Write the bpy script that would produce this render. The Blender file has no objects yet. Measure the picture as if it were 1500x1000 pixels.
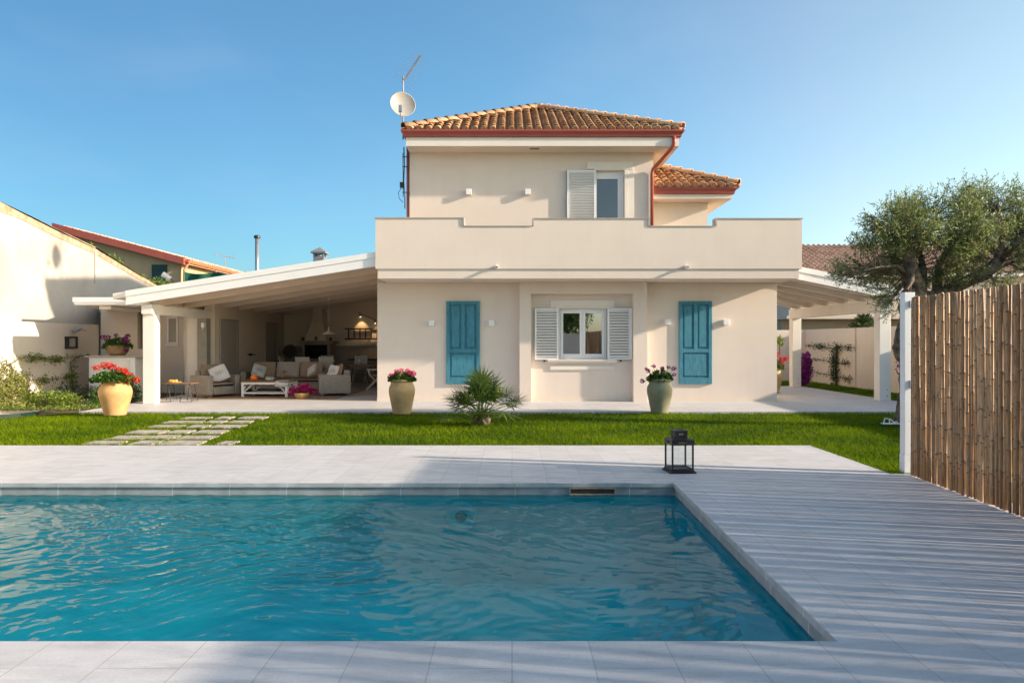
import bpy, bmesh, math, random
import numpy as np
from mathutils import Vector, Matrix
R = math.radians
random.seed(7); RNG = np.random.default_rng(7)
SC = bpy.context.scene
COL = SC.collection
EYE = 1.53
# ------------------------------------------------------------------ camera, world, sun
cam_d = bpy.data.cameras.new('camera'); cam = bpy.data.objects.new('camera', cam_d); COL.objects.link(cam)
cam.location = (0, 0, EYE); cam.rotation_euler = (R(90), 0, 0)
cam_d.lens = 24.0; cam_d.sensor_width = 36.0; cam_d.clip_start = 0.05; cam_d.clip_end = 3000
SC.camera = cam
SUNV = Vector((1.0, -0.19, 0.36)).normalized()
SUN_EL = math.asin(SUNV.z); SUN_AZ = math.atan2(SUNV.x, SUNV.y)
w = bpy.data.worlds.new('World'); SC.world = w; w.use_nodes = True
nt = w.node_tree
sky = nt.nodes.new('ShaderNodeTexSky'); sky.sky_type = 'NISHITA'; sky.sun_disc = False
sky.sun_elevation = SUN_EL; sky.sun_rotation = SUN_AZ
sky.altitude = 0; sky.air_density = 1.0; sky.dust_density = 1.3; sky.ozone_density = 2.0
bg = nt.nodes['Background']; bg.inputs['Strength'].default_value = 0.15
# the air is clearer and bluer away from the sun, milky towards it: a tint by the angle to the sun
tc = nt.nodes.new('ShaderNodeTexCoord'); dt = nt.nodes.new('ShaderNodeVectorMath'); dt.operation = 'DOT_PRODUCT'
nt.links.new(tc.outputs['Generated'], dt.inputs[0]); dt.inputs[1].default_value = SUNV
mrg = nt.nodes.new('ShaderNodeMapRange'); nt.links.new(dt.outputs['Value'], mrg.inputs[0])
mrg.inputs[1].default_value = -1; mrg.inputs[2].default_value = 1
cr_ = nt.nodes.new('ShaderNodeValToRGB'); nt.links.new(mrg.outputs[0], cr_.inputs[0]); cr_.color_ramp.interpolation = 'B_SPLINE'
for i, (p_, c_) in enumerate([(0.0, (.30, .50, .57)), (0.20, (.33, .53, .59)), (0.30, (.40, .62, .69)), (0.5, (.58, .90, .94)), (0.65, (1.0, .98, .90)), (0.75, (1.28, 1.05, .84)), (1.0, (1.3, 1.08, .85))]):
    e_ = cr_.color_ramp.elements[i] if i < 2 else cr_.color_ramp.elements.new(p_); e_.position = p_; e_.color = (*c_, 1)
mlt = nt.nodes.new('ShaderNodeMix'); mlt.data_type = 'RGBA'; mlt.blend_type = 'MULTIPLY'; mlt.inputs[0].default_value = 1
nt.links.new(sky.outputs[0], mlt.inputs[6]); nt.links.new(cr_.outputs[0], mlt.inputs[7])
# faint veils of high cloud low over the horizon
mpw = nt.nodes.new('ShaderNodeMapping'); mpw.inputs['Scale'].default_value = (1, 1, 3.2); nt.links.new(tc.outputs['Generated'], mpw.inputs[0])
nw = nt.nodes.new('ShaderNodeTexNoise'); nw.inputs['Scale'].default_value = 3.4; nw.inputs['Detail'].default_value = 5; nt.links.new(mpw.outputs[0], nw.inputs[0])
cw_ = nt.nodes.new('ShaderNodeMapRange'); nt.links.new(nw.outputs[0], cw_.inputs[0]); cw_.inputs[1].default_value = .50; cw_.inputs[2].default_value = .78; cw_.inputs[4].default_value = .07
mc_ = nt.nodes.new('ShaderNodeMix'); mc_.data_type = 'RGBA'; nt.links.new(cw_.outputs[0], mc_.inputs[0]); nt.links.new(mlt.outputs[2], mc_.inputs[6]); mc_.inputs[7].default_value = (2.9, 3.1, 3.5, 1)
nt.links.new(mc_.outputs[2], bg.inputs['Color'])
sl = bpy.data.lights.new('sun', 'SUN'); sl.energy = 4.7; sl.angle = R(1.0); sl.color = (1.0, 0.83, 0.66)
so = bpy.data.objects.new('sun', sl); COL.objects.link(so)
so.rotation_euler = (-SUNV).to_track_quat('-Z', 'Y').to_euler(); so.location = (30, -6, 14)
SC.view_settings.view_transform = 'Standard'; SC.view_settings.look = 'None'
SC.view_settings.exposure = 0.93; SC.view_settings.gamma = 1.0
SC.cycles.max_bounces = 10; SC.cycles.transparent_max_bounces = 16
SC.cycles.caustics_refractive = True; SC.cycles.caustics_reflective = False
SC.cycles.use_denoising = True

# ------------------------------------------------------------------ materials
def newmat(name):
    m = bpy.data.materials.new(name); m.use_nodes = True
    n = m.node_tree; return m, n, n.nodes['Principled BSDF']
def N(n, t, **kw):
    x = n.nodes.new(t)
    for k, v in kw.items():
        if k in x.inputs: x.inputs[k].default_value = v
        else: setattr(x, k, v)
    return x
def coords(n, scale=(1, 1, 1), rot=(0, 0, 0), loc=(0, 0, 0), world=True):
    if world: g = n.nodes.new('ShaderNodeNewGeometry'); out = g.outputs['Position']
    else: g = n.nodes.new('ShaderNodeTexCoord'); out = g.outputs['Object']
    mp = n.nodes.new('ShaderNodeMapping'); mp.inputs['Scale'].default_value = scale
    mp.inputs['Rotation'].default_value = rot; mp.inputs['Location'].default_value = loc
    n.links.new(out, mp.inputs[0]); return mp.outputs[0]
def ramp(n, fac, stops):
    r = n.nodes.new('ShaderNodeValToRGB'); e = r.color_ramp.elements
    while len(e) < len(stops): e.new(0.5)
    for i, (p, c) in enumerate(stops):
        e[i].position = p; e[i].color = (*c, 1) if len(c) == 3 else c
    n.links.new(fac, r.inputs[0]); return r.outputs[0]
def bump(n, b, h, strength, dist=0.01, normal=None):
    x = n.nodes.new('ShaderNodeBump'); x.inputs['Strength'].default_value = strength
    x.inputs['Distance'].default_value = dist; n.links.new(h, x.inputs['Height'])
    if normal is not None: n.links.new(normal, x.inputs['Normal'])
    if b is not None: n.links.new(x.outputs[0], b.inputs['Normal'])
    return x.outputs[0]
def mixc(n, fac, a, b, mode='MIX'):
    x = n.nodes.new('ShaderNodeMix'); x.data_type = 'RGBA'; x.blend_type = mode
    for i, v in ((0, fac), (6, a), (7, b)):
        if isinstance(v, (int, float)): x.inputs[i].default_value = v
        elif isinstance(v, tuple): x.inputs[i].default_value = (*v, 1)
        else: n.links.new(v, x.inputs[i])
    return x.outputs[2]
def mul(c, k): return tuple(min(1, v * k) for v in c)
def mat_noise(name, c, var=0.12, scale=3.0, rough=0.7, bs=0.15, bscale=60, bd=0.004, spec=0.4, world=True, metal=0.0, detail=6, c2=None, streak=0):
    m, n, b = newmat(name)
    v = coords(n, world=world)
    t = N(n, 'ShaderNodeTexNoise', Scale=scale, Detail=detail, Roughness=0.6); n.links.new(v, t.inputs[0])
    a = mul(c, 1 - var); d = c2 if c2 else mul(c, 1 + var)
    col = ramp(n, t.outputs[0], [(0.3, a), (0.7, d)])
    if streak:
        v2 = coords(n, scale=(4, 4, 0.35))
        t2 = N(n, 'ShaderNodeTexNoise', Scale=1.5, Detail=5); n.links.new(v2, t2.inputs[0])
        s = ramp(n, t2.outputs[0], [(0.45, (1, 1, 1)), (0.75, (1 - streak,) * 3)])
        col = mixc(n, 1.0, col, s, 'MULTIPLY')
    n.links.new(col, b.inputs['Base Color'])
    b.inputs['Roughness'].default_value = rough; b.inputs['Specular IOR Level'].default_value = spec
    b.inputs['Metallic'].default_value = metal
    if bs:
        t3 = N(n, 'ShaderNodeTexNoise', Scale=bscale, Detail=4); n.links.new(v, t3.inputs[0])
        bump(n, b, t3.outputs[0], bs, bd)
    return m
def mat_rnd(name, c1, c2, rough=0.6, trans=0.0, noise=0.0, nscale=8, spec=0.3, bs=0):
    """colour varies between pieces of one mesh through the face attribute 'rnd'"""
    m, n, b = newmat(name)
    at = n.nodes.new('ShaderNodeAttribute'); at.attribute_name = 'rnd'
    col = ramp(n, at.outputs['Fac'], [(0.0, c1), (1.0, c2)])
    if noise:
        t = N(n, 'ShaderNodeTexNoise', Scale=nscale, Detail=6); n.links.new(coords(n), t.inputs[0])
        s = ramp(n, t.outputs[0], [(0.3, (1 - noise,) * 3), (0.7, (1, 1, 1))])
        col = mixc(n, 1.0, col, s, 'MULTIPLY')
        if bs: bump(n, b, t.outputs[0], bs, 0.004)
    n.links.new(col, b.inputs['Base Color'])
    b.inputs['Roughness'].default_value = rough; b.inputs['Specular IOR Level'].default_value = spec
    if trans:
        tr = n.nodes.new('ShaderNodeBsdfTranslucent'); n.links.new(col, tr.inputs[0])
        mx = n.nodes.new('ShaderNodeMixShader'); mx.inputs[0].default_value = trans
        n.links.new(b.outputs[0], mx.inputs[1]); n.links.new(tr.outputs[0], mx.inputs[2])
        n.links.new(mx.outputs[0], n.nodes['Material Output'].inputs[0])
    return m
def mat_glass(name, refl=0.3, tint=(0.9, 0.95, 0.95)):
    m, n, b = newmat(name)
    g = N(n, 'ShaderNodeBsdfGlossy', Roughness=0.01); g.inputs[0].default_value = (1, 1, 1, 1)
    t = n.nodes.new('ShaderNodeBsdfTransparent'); t.inputs[0].default_value = (*tint, 1)
    v = N(n, 'ShaderNodeTexNoise', Scale=1.2, Detail=1); n.links.new(coords(n), v.inputs[0])
    bp = bump(n, None, v.outputs[0], 0.04, 0.02); n.links.new(bp, g.inputs['Normal'])
    x = n.nodes.new('ShaderNodeMixShader'); x.inputs[0].default_value = refl
    n.links.new(t.outputs[0], x.inputs[1]); n.links.new(g.outputs[0], x.inputs[2])
    n.links.new(x.outputs[0], n.nodes['Material Output'].inputs[0]); return m

M = {}
M['stucco'] = mat_noise('cream_stucco', (0.73, 0.635, 0.555), 0.025, 1.3, 0.85, 0.25, 90, 0.003, 0.2, streak=0.02)
M['stucco_side'] = mat_noise('warm_stucco', (0.74, 0.64, 0.53), 0.03, 1.1, 0.85, 0.25, 90, 0.003, 0.2, streak=0.03)
M['trim'] = mat_noise('pale_trim', (0.76, 0.70, 0.63), 0.03, 2, 0.7, 0.1, 80, 0.002, 0.3)
M['coping'] = mat_noise('grey_coping', (0.42, 0.38, 0.34), 0.1, 4, 0.6, 0.1, 60, 0.002)
M['old_wall'] = None
M['red_metal'] = mat_noise('red_painted_metal', (0.36, 0.085, 0.06), 0.1, 3, 0.38, 0.03, 40, 0.002, 0.5)
M['white_wood'] = mat_noise('white_painted_wood', (0.80, 0.77, 0.72), 0.04, 2.0, 0.55, 0.12, 30, 0.002, 0.4)
M['white_metal'] = mat_noise('white_painted_metal', (0.80, 0.80, 0.80), 0.02, 3, 0.4, 0.02, 30, 0.001, 0.5)
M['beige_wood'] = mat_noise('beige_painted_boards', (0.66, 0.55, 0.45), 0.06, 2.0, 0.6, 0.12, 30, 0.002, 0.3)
M['dark'] = mat_noise('black_painted_metal', (0.022, 0.022, 0.024), 0.3, 6, 0.42, 0.05, 60, 0.001, 0.5)
M['dark_gap'] = mat_noise('dark_grey_sheet', (0.08, 0.08, 0.085), 0.1, 6, 0.6, 0, 60)
M['galv'] = mat_noise('galvanised_metal', (0.42, 0.42, 0.43), 0.15, 9, 0.38, 0.05, 60, 0.001, 0.5, metal=0.7)
M['glass_low'] = mat_glass('window_glass', 0.42, (0.5, 0.55, 0.55))
M['glass_up'] = mat_glass('door_glass', 0.14, (0.15, 0.2, 0.35))
M['glass_clear'] = mat_glass('lantern_glass', 0.10, (0.93, 0.96, 0.97))
M['inner'] = mat_noise('room_plaster', (0.35, 0.32, 0.28), 0.05, 2, 0.9, 0)
M['concrete'] = mat_noise('bare_concrete', (0.30, 0.28, 0.25), 0.15, 5, 0.9, 0.3, 40, 0.004)
M['grey_paint'] = mat_noise('taupe_painted_door', (0.40, 0.36, 0.32), 0.03, 2, 0.5, 0.03, 50, 0.001)
M['patio_wall'] = mat_noise('patio_plaster', (0.74, 0.63, 0.51), 0.04, 1.5, 0.85, 0.2, 60, 0.003, 0.2)
M['wains'] = mat_noise('grey_wainscot', (0.34, 0.29, 0.25), 0.1, 3, 0.8, 0.2, 60, 0.003, 0.2)
M['cushion'] = mat_noise('taupe_cushion_fabric', (0.36, 0.26, 0.19), 0.08, 5, 0.95, 0.4, 200, 0.002, 0.1, world=False)
M['cushion_pale'] = mat_noise('grey_cushion_fabric', (0.40, 0.35, 0.31), 0.08, 5, 0.95, 0.4, 200, 0.002, 0.1, world=False)
M['chair_sling'] = mat_noise('woven_sling', (0.55, 0.50, 0.44), 0.08, 5, 0.9, 0.3, 150, 0.002, 0.1, world=False)
M['pillow'] = mat_noise('white_pillow_fabric', (0.62, 0.60, 0.58), 0.04, 5, 0.95, 0.3, 200, 0.002, 0.1, world=False)
M['ink'] = mat_noise('brown_print', (0.18, 0.12, 0.10), 0.2, 40, 0.9, 0)
M['wood'] = mat_noise('brown_wood', (0.24, 0.14, 0.08), 0.3, 8, 0.6, 0.2, 50, 0.002)
M['dark_wood'] = mat_noise('dark_wood', (0.06, 0.035, 0.022), 0.3, 8, 0.6, 0.2, 50, 0.002)
M['soot'] = mat_noise('sooty_brick', (0.03, 0.022, 0.02), 0.4, 9, 0.9, 0.3, 30, 0.004)
M['rug'] = mat_noise('jute_rug', (0.33, 0.24, 0.17), 0.15, 30, 0.95, 0.4, 120, 0.003)
M['bark'] = mat_noise('olive_bark', (0.13, 0.10, 0.08), 0.5, 9, 0.95, 1.0, 14, 0.06, 0.15, c2=(0.27, 0.22, 0.17))
M['twig'] = mat_noise('twig_bark', (0.16, 0.11, 0.07), 0.3, 9, 0.9, 0)
M['rust'] = mat_noise('rusty_plate', (0.22, 0.13, 0.07), 0.3, 20, 0.8, 0.2)
M['green_cloth'] = mat_noise('green_shade_net', (0.010, 0.105, 0.065), 0.2, 5, 0.9, 0.2, 80)
M['green_plastic'] = mat_noise('green_plastic', (0.004, 0.028, 0.016), 0.2, 6, 0.5, 0.05)
M['orange'] = mat_noise('orange_juice', (0.75, 0.16, 0.02), 0.1, 6, 0.3, 0)
M['yellow'] = mat_noise('yellow_fruit', (0.75, 0.42, 0.06), 0.25, 20, 0.5, 0)
M['soil'] = mat_noise('garden_soil', (0.10, 0.07, 0.045), 0.35, 9, 0.95, 0.6, 20, 0.02)
M['ground'] = mat_noise('dry_ground', (0.13, 0.115, 0.06), 0.3, 0.4, 0.95, 0.3, 6, 0.02)
M['lawn_base'] = mat_noise('lawn_soil', (0.025, 0.06, 0.004), 0.3, 5, 0.95, 0.5, 30, 0.02)
M['gravel'] = mat_noise('pale_gravel', (0.42, 0.35, 0.27), 0.25, 25, 0.9, 0.8, 40, 0.02)
M['step'] = mat_noise('stepping_stone', (0.36, 0.30, 0.25), 0.18, 4, 0.85, 0.5, 25, 0.008, c2=(0.52, 0.46, 0.40))
M['clay_yellow'] = mat_noise('ochre_clay', (0.56, 0.31, 0.12), 0.12, 4, 0.75, 0.3, 18, 0.006, 0.3, world=False, c2=(0.66, 0.41, 0.18))
M['clay_pale'] = mat_noise('pale_clay', (0.42, 0.28, 0.13), 0.18, 4, 0.75, 0.3, 18, 0.006, 0.3, world=False, c2=(0.50, 0.36, 0.19))
M['clay_green'] = mat_noise('olive_clay', (0.27, 0.26, 0.16), 0.18, 4, 0.75, 0.3, 18, 0.006, 0.3, world=False, c2=(0.32, 0.30, 0.19))
M['clay_brown'] = mat_noise('brown_clay', (0.30, 0.19, 0.11), 0.15, 5, 0.75, 0.3, 18, 0.006, 0.3, world=False)
M['wicker_basket'] = mat_noise('basket_wicker', (0.45, 0.27, 0.11), 0.35, 40, 0.8, 0.8, 60, 0.01)
M['leaf'] = mat_rnd('geranium_leaf', (0.025, 0.075, 0.012), (0.09, 0.19, 0.03), 0.5, 0.3)
M['leaf_bright'] = mat_rnd('bright_leaf', (0.09, 0.15, 0.015), (0.24, 0.32, 0.05), 0.5, 0.35)
M['leaf_vine'] = mat_rnd('vine_leaf', (0.09, 0.13, 0.02), (0.34, 0.34, 0.09), 0.5, 0.3)
M['leaf_dark'] = mat_rnd('dark_leaf', (0.02, 0.05, 0.012), (0.06, 0.11, 0.03), 0.5, 0.25)
M['leaf_olive'] = mat_rnd('olive_leaf', (0.075, 0.12, 0.035), (0.36, 0.42, 0.16), 0.42, 0.45, spec=0.5)
M['leaf_palm'] = mat_rnd('palm_leaf', (0.03, 0.075, 0.014), (0.19, 0.26, 0.055), 0.45, 0.25, spec=0.5)
M['red'] = mat_rnd('red_petal', (0.55, 0.02, 0.01), (0.85, 0.09, 0.05), 0.6, 0.3)
M['pink'] = mat_rnd('pink_petal', (0.60, 0.03, 0.12), (0.85, 0.12, 0.28), 0.6, 0.3)
M['magenta'] = mat_rnd('magenta_petal', (0.35, 0.01, 0.10), (0.60, 0.02, 0.20), 0.6, 0.3)
M['purple'] = mat_rnd('purple_petal', (0.20, 0.015, 0.16), (0.38, 0.04, 0.30), 0.6, 0.3)
M['grass'] = mat_rnd('grass_blade', (0.018, 0.078, 0.001), (0.24, 0.33, 0.004), 0.6, 0.42, spec=0.08)
M['roof_tile'] = mat_rnd('terracotta_roof_tile', (0.46, 0.22, 0.115), (0.74, 0.48, 0.28), 0.85, 0, noise=0.25, nscale=9, spec=0.15, bs=0.3)
M['roof_tile_far'] = mat_rnd('rose_roof_tile', (0.58, 0.36, 0.26), (0.80, 0.56, 0.42), 0.85, 0, noise=0.3, nscale=5, spec=0.15)
M['bulb'] = None

def old_wall_mat():
    m, n, b = newmat('weathered_render')
    v = coords(n)
    t = N(n, 'ShaderNodeTexNoise', Scale=0.9, Detail=8, Roughness=0.62); n.links.new(v, t.inputs[0])
    c = ramp(n, t.outputs[0], [(0.32, (0.42, 0.365, 0.315)), (0.6, (0.50, 0.45, 0.40)), (0.8, (0.44, 0.375, 0.32))])
    v2 = coords(n, scale=(1, 1, 0.6)); t2 = N(n, 'ShaderNodeTexNoise', Scale=0.7, Detail=7); n.links.new(v2, t2.inputs[0])
    s = ramp(n, t2.outputs[0], [(0.5, (1, 1, 1)), (0.72, (0.90, 0.84, 0.77))])
    c = mixc(n, 1.0, c, s, 'MULTIPLY')
    n.links.new(c, b.inputs['Base Color']); b.inputs['Roughness'].default_value = 0.95
    t3 = N(n, 'ShaderNodeTexNoise', Scale=12, Detail=8); n.links.new(v, t3.inputs[0]); bump(n, b, t3.outputs[0], 0.5, 0.02)
    return m
M['old_wall'] = old_wall_mat()
M['stain'] = mat_noise('stained_verge', (0.42, 0.26, 0.13), 0.3, 5, 0.95, 0.5, 20, 0.01, c2=(0.52, 0.40, 0.28))

def teal_mat():
    m, n, b = newmat('teal_paint')
    v = coords(n, scale=(1, 1, 0.3)); t = N(n, 'ShaderNodeTexNoise', Scale=14, Detail=7, Roughness=0.7); n.links.new(v, t.inputs[0])
    c = ramp(n, t.outputs[0], [(0.28, (0.025, 0.135, 0.20)), (0.55, (0.045, 0.215, 0.295)), (0.8, (0.08, 0.28, 0.36))])
    v2 = coords(n); t2 = N(n, 'ShaderNodeTexNoise', Scale=7, Detail=9, Roughness=0.75); n.links.new(v2, t2.inputs[0])
    f = ramp(n, t2.outputs[0], [(0.64, (0, 0, 0)), (0.69, (1, 1, 1))])
    c = mixc(n, f, c, (0.035, 0.075, 0.09))
    n.links.new(c, b.inputs['Base Color']); b.inputs['Roughness'].default_value = 0.65
    bump(n, b, t.outputs[0], 0.4, 0.004); return m
M['teal'] = teal_mat()

def deck_mat(name, tw, tl, mort=0.004, warm=1.0):
    m, n, b = newmat(name)
    v = coords(n, rot=(0, 0, R(90)), loc=(0, 0, 0))
    br = n.nodes.new('ShaderNodeTexBrick'); br.offset = 0.5; br.squash = 1
    for k, x in (('Scale', 1), ('Mortar Size', mort), ('Mortar Smooth', 0.2), ('Bias', 0), ('Brick Width', tl), ('Row Height', tw)): br.inputs[k].default_value = x
    br.inputs['Color1'].default_value = (0.555, 0.545, 0.545, 1); br.inputs['Color2'].default_value = (0.60, 0.59, 0.59, 1)
    br.inputs['Mortar'].default_value = (0.40, 0.385, 0.37, 1)
    n.links.new(v, br.inputs[0])
    g = coords(n, scale=(1.0, 3.2, 1), rot=(0, 0, R(14)))
    t = N(n, 'ShaderNodeTexNoise', Scale=3.0, Detail=9, Roughness=0.62, Distortion=0.6); n.links.new(g, t.inputs[0])
    s = ramp(n, t.outputs[0], [(0.28, (0.80, 0.79, 0.78)), (0.5, (0.98, 0.97, 0.96)), (0.72, (1.1, 1.09, 1.07))])
    c = mixc(n, 1.0, br.outputs[0], s, 'MULTIPLY')
    t2 = N(n, 'ShaderNodeTexNoise', Scale=70, Detail=5); n.links.new(coords(n), t2.inputs[0])
    s2 = ramp(n, t2.outputs[0], [(0.3, (0.93, 0.93, 0.93)), (0.7, (1.05, 1.05, 1.05))])
    c = mixc(n, 1.0, c, s2, 'MULTIPLY')
    n.links.new(c, b.inputs['Base Color']); b.inputs['Roughness'].default_value = 0.55; b.inputs['Specular IOR Level'].default_value = 0.35
    nb = bump(n, None, t2.outputs[0], 0.12, 0.002)
    inv = N(n, 'ShaderNodeMath', operation='SUBTRACT'); inv.inputs[0].default_value = 1; n.links.new(br.outputs['Fac'], inv.inputs[1])
    bump(n, b, inv.outputs[0], 0.5, 0.003, nb); return m
M['deck'] = deck_mat('pale_stone_tiles', 0.39, 0.80, 0.0028)
M['terrace'] = deck_mat('terrace_tiles', 0.60, 0.60, 0.003)

def pool_stone(name, c1, c2, mc):
    m, n, b = newmat(name)
    g = n.nodes.new('ShaderNodeNewGeometry'); sp = n.nodes.new('ShaderNodeSeparateXYZ'); n.links.new(g.outputs[0], sp.inputs[0])
    ad = N(n, 'ShaderNodeMath', operation='ADD'); n.links.new(sp.outputs[0], ad.inputs[0]); n.links.new(sp.outputs[1], ad.inputs[1])
    cb = n.nodes.new('ShaderNodeCombineXYZ'); n.links.new(ad.outputs[0], cb.inputs[0]); n.links.new(sp.outputs[2], cb.inputs[1])
    br = n.nodes.new('ShaderNodeTexBrick')
    for k, x in (('Scale', 1), ('Mortar Size', 0.004), ('Brick Width', 0.62), ('Row Height', 10.0)): br.inputs[k].default_value = x
    br.inputs['Color1'].default_value = (*c1, 1); br.inputs['Color2'].default_value = (*c2, 1); br.inputs['Mortar'].default_value = (*mc, 1)
    n.links.new(cb.outputs[0], br.inputs[0])
    t = N(n, 'ShaderNodeTexNoise', Scale=7, Detail=8); n.links.new(coords(n), t.inputs[0])
    s = ramp(n, t.outputs[0], [(0.3, (0.8, 0.8, 0.8)), (0.7, (1.15, 1.15, 1.15))])
    n.links.new(mixc(n, 1.0, br.outputs[0], s, 'MULTIPLY'), b.inputs['Base Color']); b.inputs['Roughness'].default_value = 0.6
    return m
M['coping_stone'] = pool_stone('coping_stone', (0.44, 0.45, 0.44), (0.50, 0.505, 0.50), (0.70, 0.70, 0.68))
M['band_stone'] = pool_stone('band_stone', (0.33, 0.34, 0.335), (0.40, 0.405, 0.40), (0.66, 0.66, 0.64))
M['pool_liner'] = mat_noise('teal_pool_liner', (0.02, 0.60, 0.66), 0.18, 1.6, 0.6, 0.1, 20, 0.004, c2=(0.03, 0.86, 0.88))

def water_mat():
    m, n, b = newmat('pool_water')
    rf = N(n, 'ShaderNodeBsdfRefraction', Roughness=0.0, IOR=1.33); rf.inputs[0].default_value = (0.36, 0.97, 0.98, 1)
    tr = n.nodes.new('ShaderNodeBsdfTransparent'); tr.inputs[0].default_value = (0.36, 0.97, 0.98, 1); mx = n.nodes.new('ShaderNodeMixShader'); mx.inputs[0].default_value = 0.80
    n.links.new(rf.outputs[0], mx.inputs[1]); n.links.new(tr.outputs[0], mx.inputs[2])
    df = n.nodes.new('ShaderNodeBsdfDiffuse'); df.inputs[0].default_value = (0.0, 0.46, 0.50, 1)
    m3 = n.nodes.new('ShaderNodeMixShader'); m3.inputs[0].default_value = WATER_BODY; n.links.new(mx.outputs[0], m3.inputs[1]); n.links.new(df.outputs[0], m3.inputs[2])
    gl = N(n, 'ShaderNodeBsdfGlossy', Roughness=0.01); fr = N(n, 'ShaderNodeFresnel', IOR=1.23)
    m2 = n.nodes.new('ShaderNodeMixShader'); n.links.new(fr.outputs[0], m2.inputs[0]); n.links.new(m3.outputs[0], m2.inputs[1]); n.links.new(gl.outputs[0], m2.inputs[2])
    n.links.new(m2.outputs[0], n.nodes['Material Output'].inputs[0]); return m
WATER_BODY = 0.17
M['water'] = water_mat()

def wicker_mat(name='grey_wicker', c1=(0.15, 0.12, 0.095), c2=(0.46, 0.40, 0.33), s=18):
    m, n, b = newmat(name)
    v = coords(n, world=False)
    a = N(n, 'ShaderNodeTexWave', Scale=s, Distortion=2.0, Detail=2); a.bands_direction = 'Z'; n.links.new(v, a.inputs[0])
    d = N(n, 'ShaderNodeTexNoise', Scale=9, Detail=6); n.links.new(coords(n, scale=(1, 1, 5), world=False), d.inputs[0])
    mm = mixc(n, 0.5, a.outputs[0], d.outputs[0])
    n.links.new(ramp(n, mm, [(0.2, c1), (0.7, c2)]), b.inputs['Base Color']); b.inputs['Roughness'].default_value = 0.8
    bump(n, b, mm, 0.6, 0.01); return m
M['wicker'] = wicker_mat()

def reed_mat():
    m, n, b = newmat('dry_reed')
    at = n.nodes.new('ShaderNodeAttribute'); at.attribute_name = 'rnd'
    col = ramp(n, at.outputs['Fac'], [(0.0, (0.17, 0.09, 0.045)), (0.12, (0.24, 0.125, 0.055)), (0.5, (0.44, 0.25, 0.12)), (1.0, (0.70, 0.44, 0.24))])
    t = N(n, 'ShaderNodeTexNoise', Scale=6, Detail=7, Roughness=0.7); n.links.new(coords(n, scale=(6, 6, 1)), t.inputs[0])
    s = ramp(n, t.outputs[0], [(0.30, (0.35, 0.32, 0.30)), (0.5, (1, 1, 1)), (0.75, (1.25, 1.2, 1.1))])
    n.links.new(mixc(n, 1.0, col, s, 'MULTIPLY'), b.inputs['Base Color']); b.inputs['Roughness'].default_value = 0.6
    return m
M['reed'] = reed_mat()
def emis(name, c, s):
    m, n, b = newmat(name); b.inputs['Emission Color'].default_value = (*c, 1); b.inputs['Emission Strength'].default_value = s; return m
M['bulb'] = emis('lit_bulb', (1, 0.8, 0.5), 6)

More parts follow.
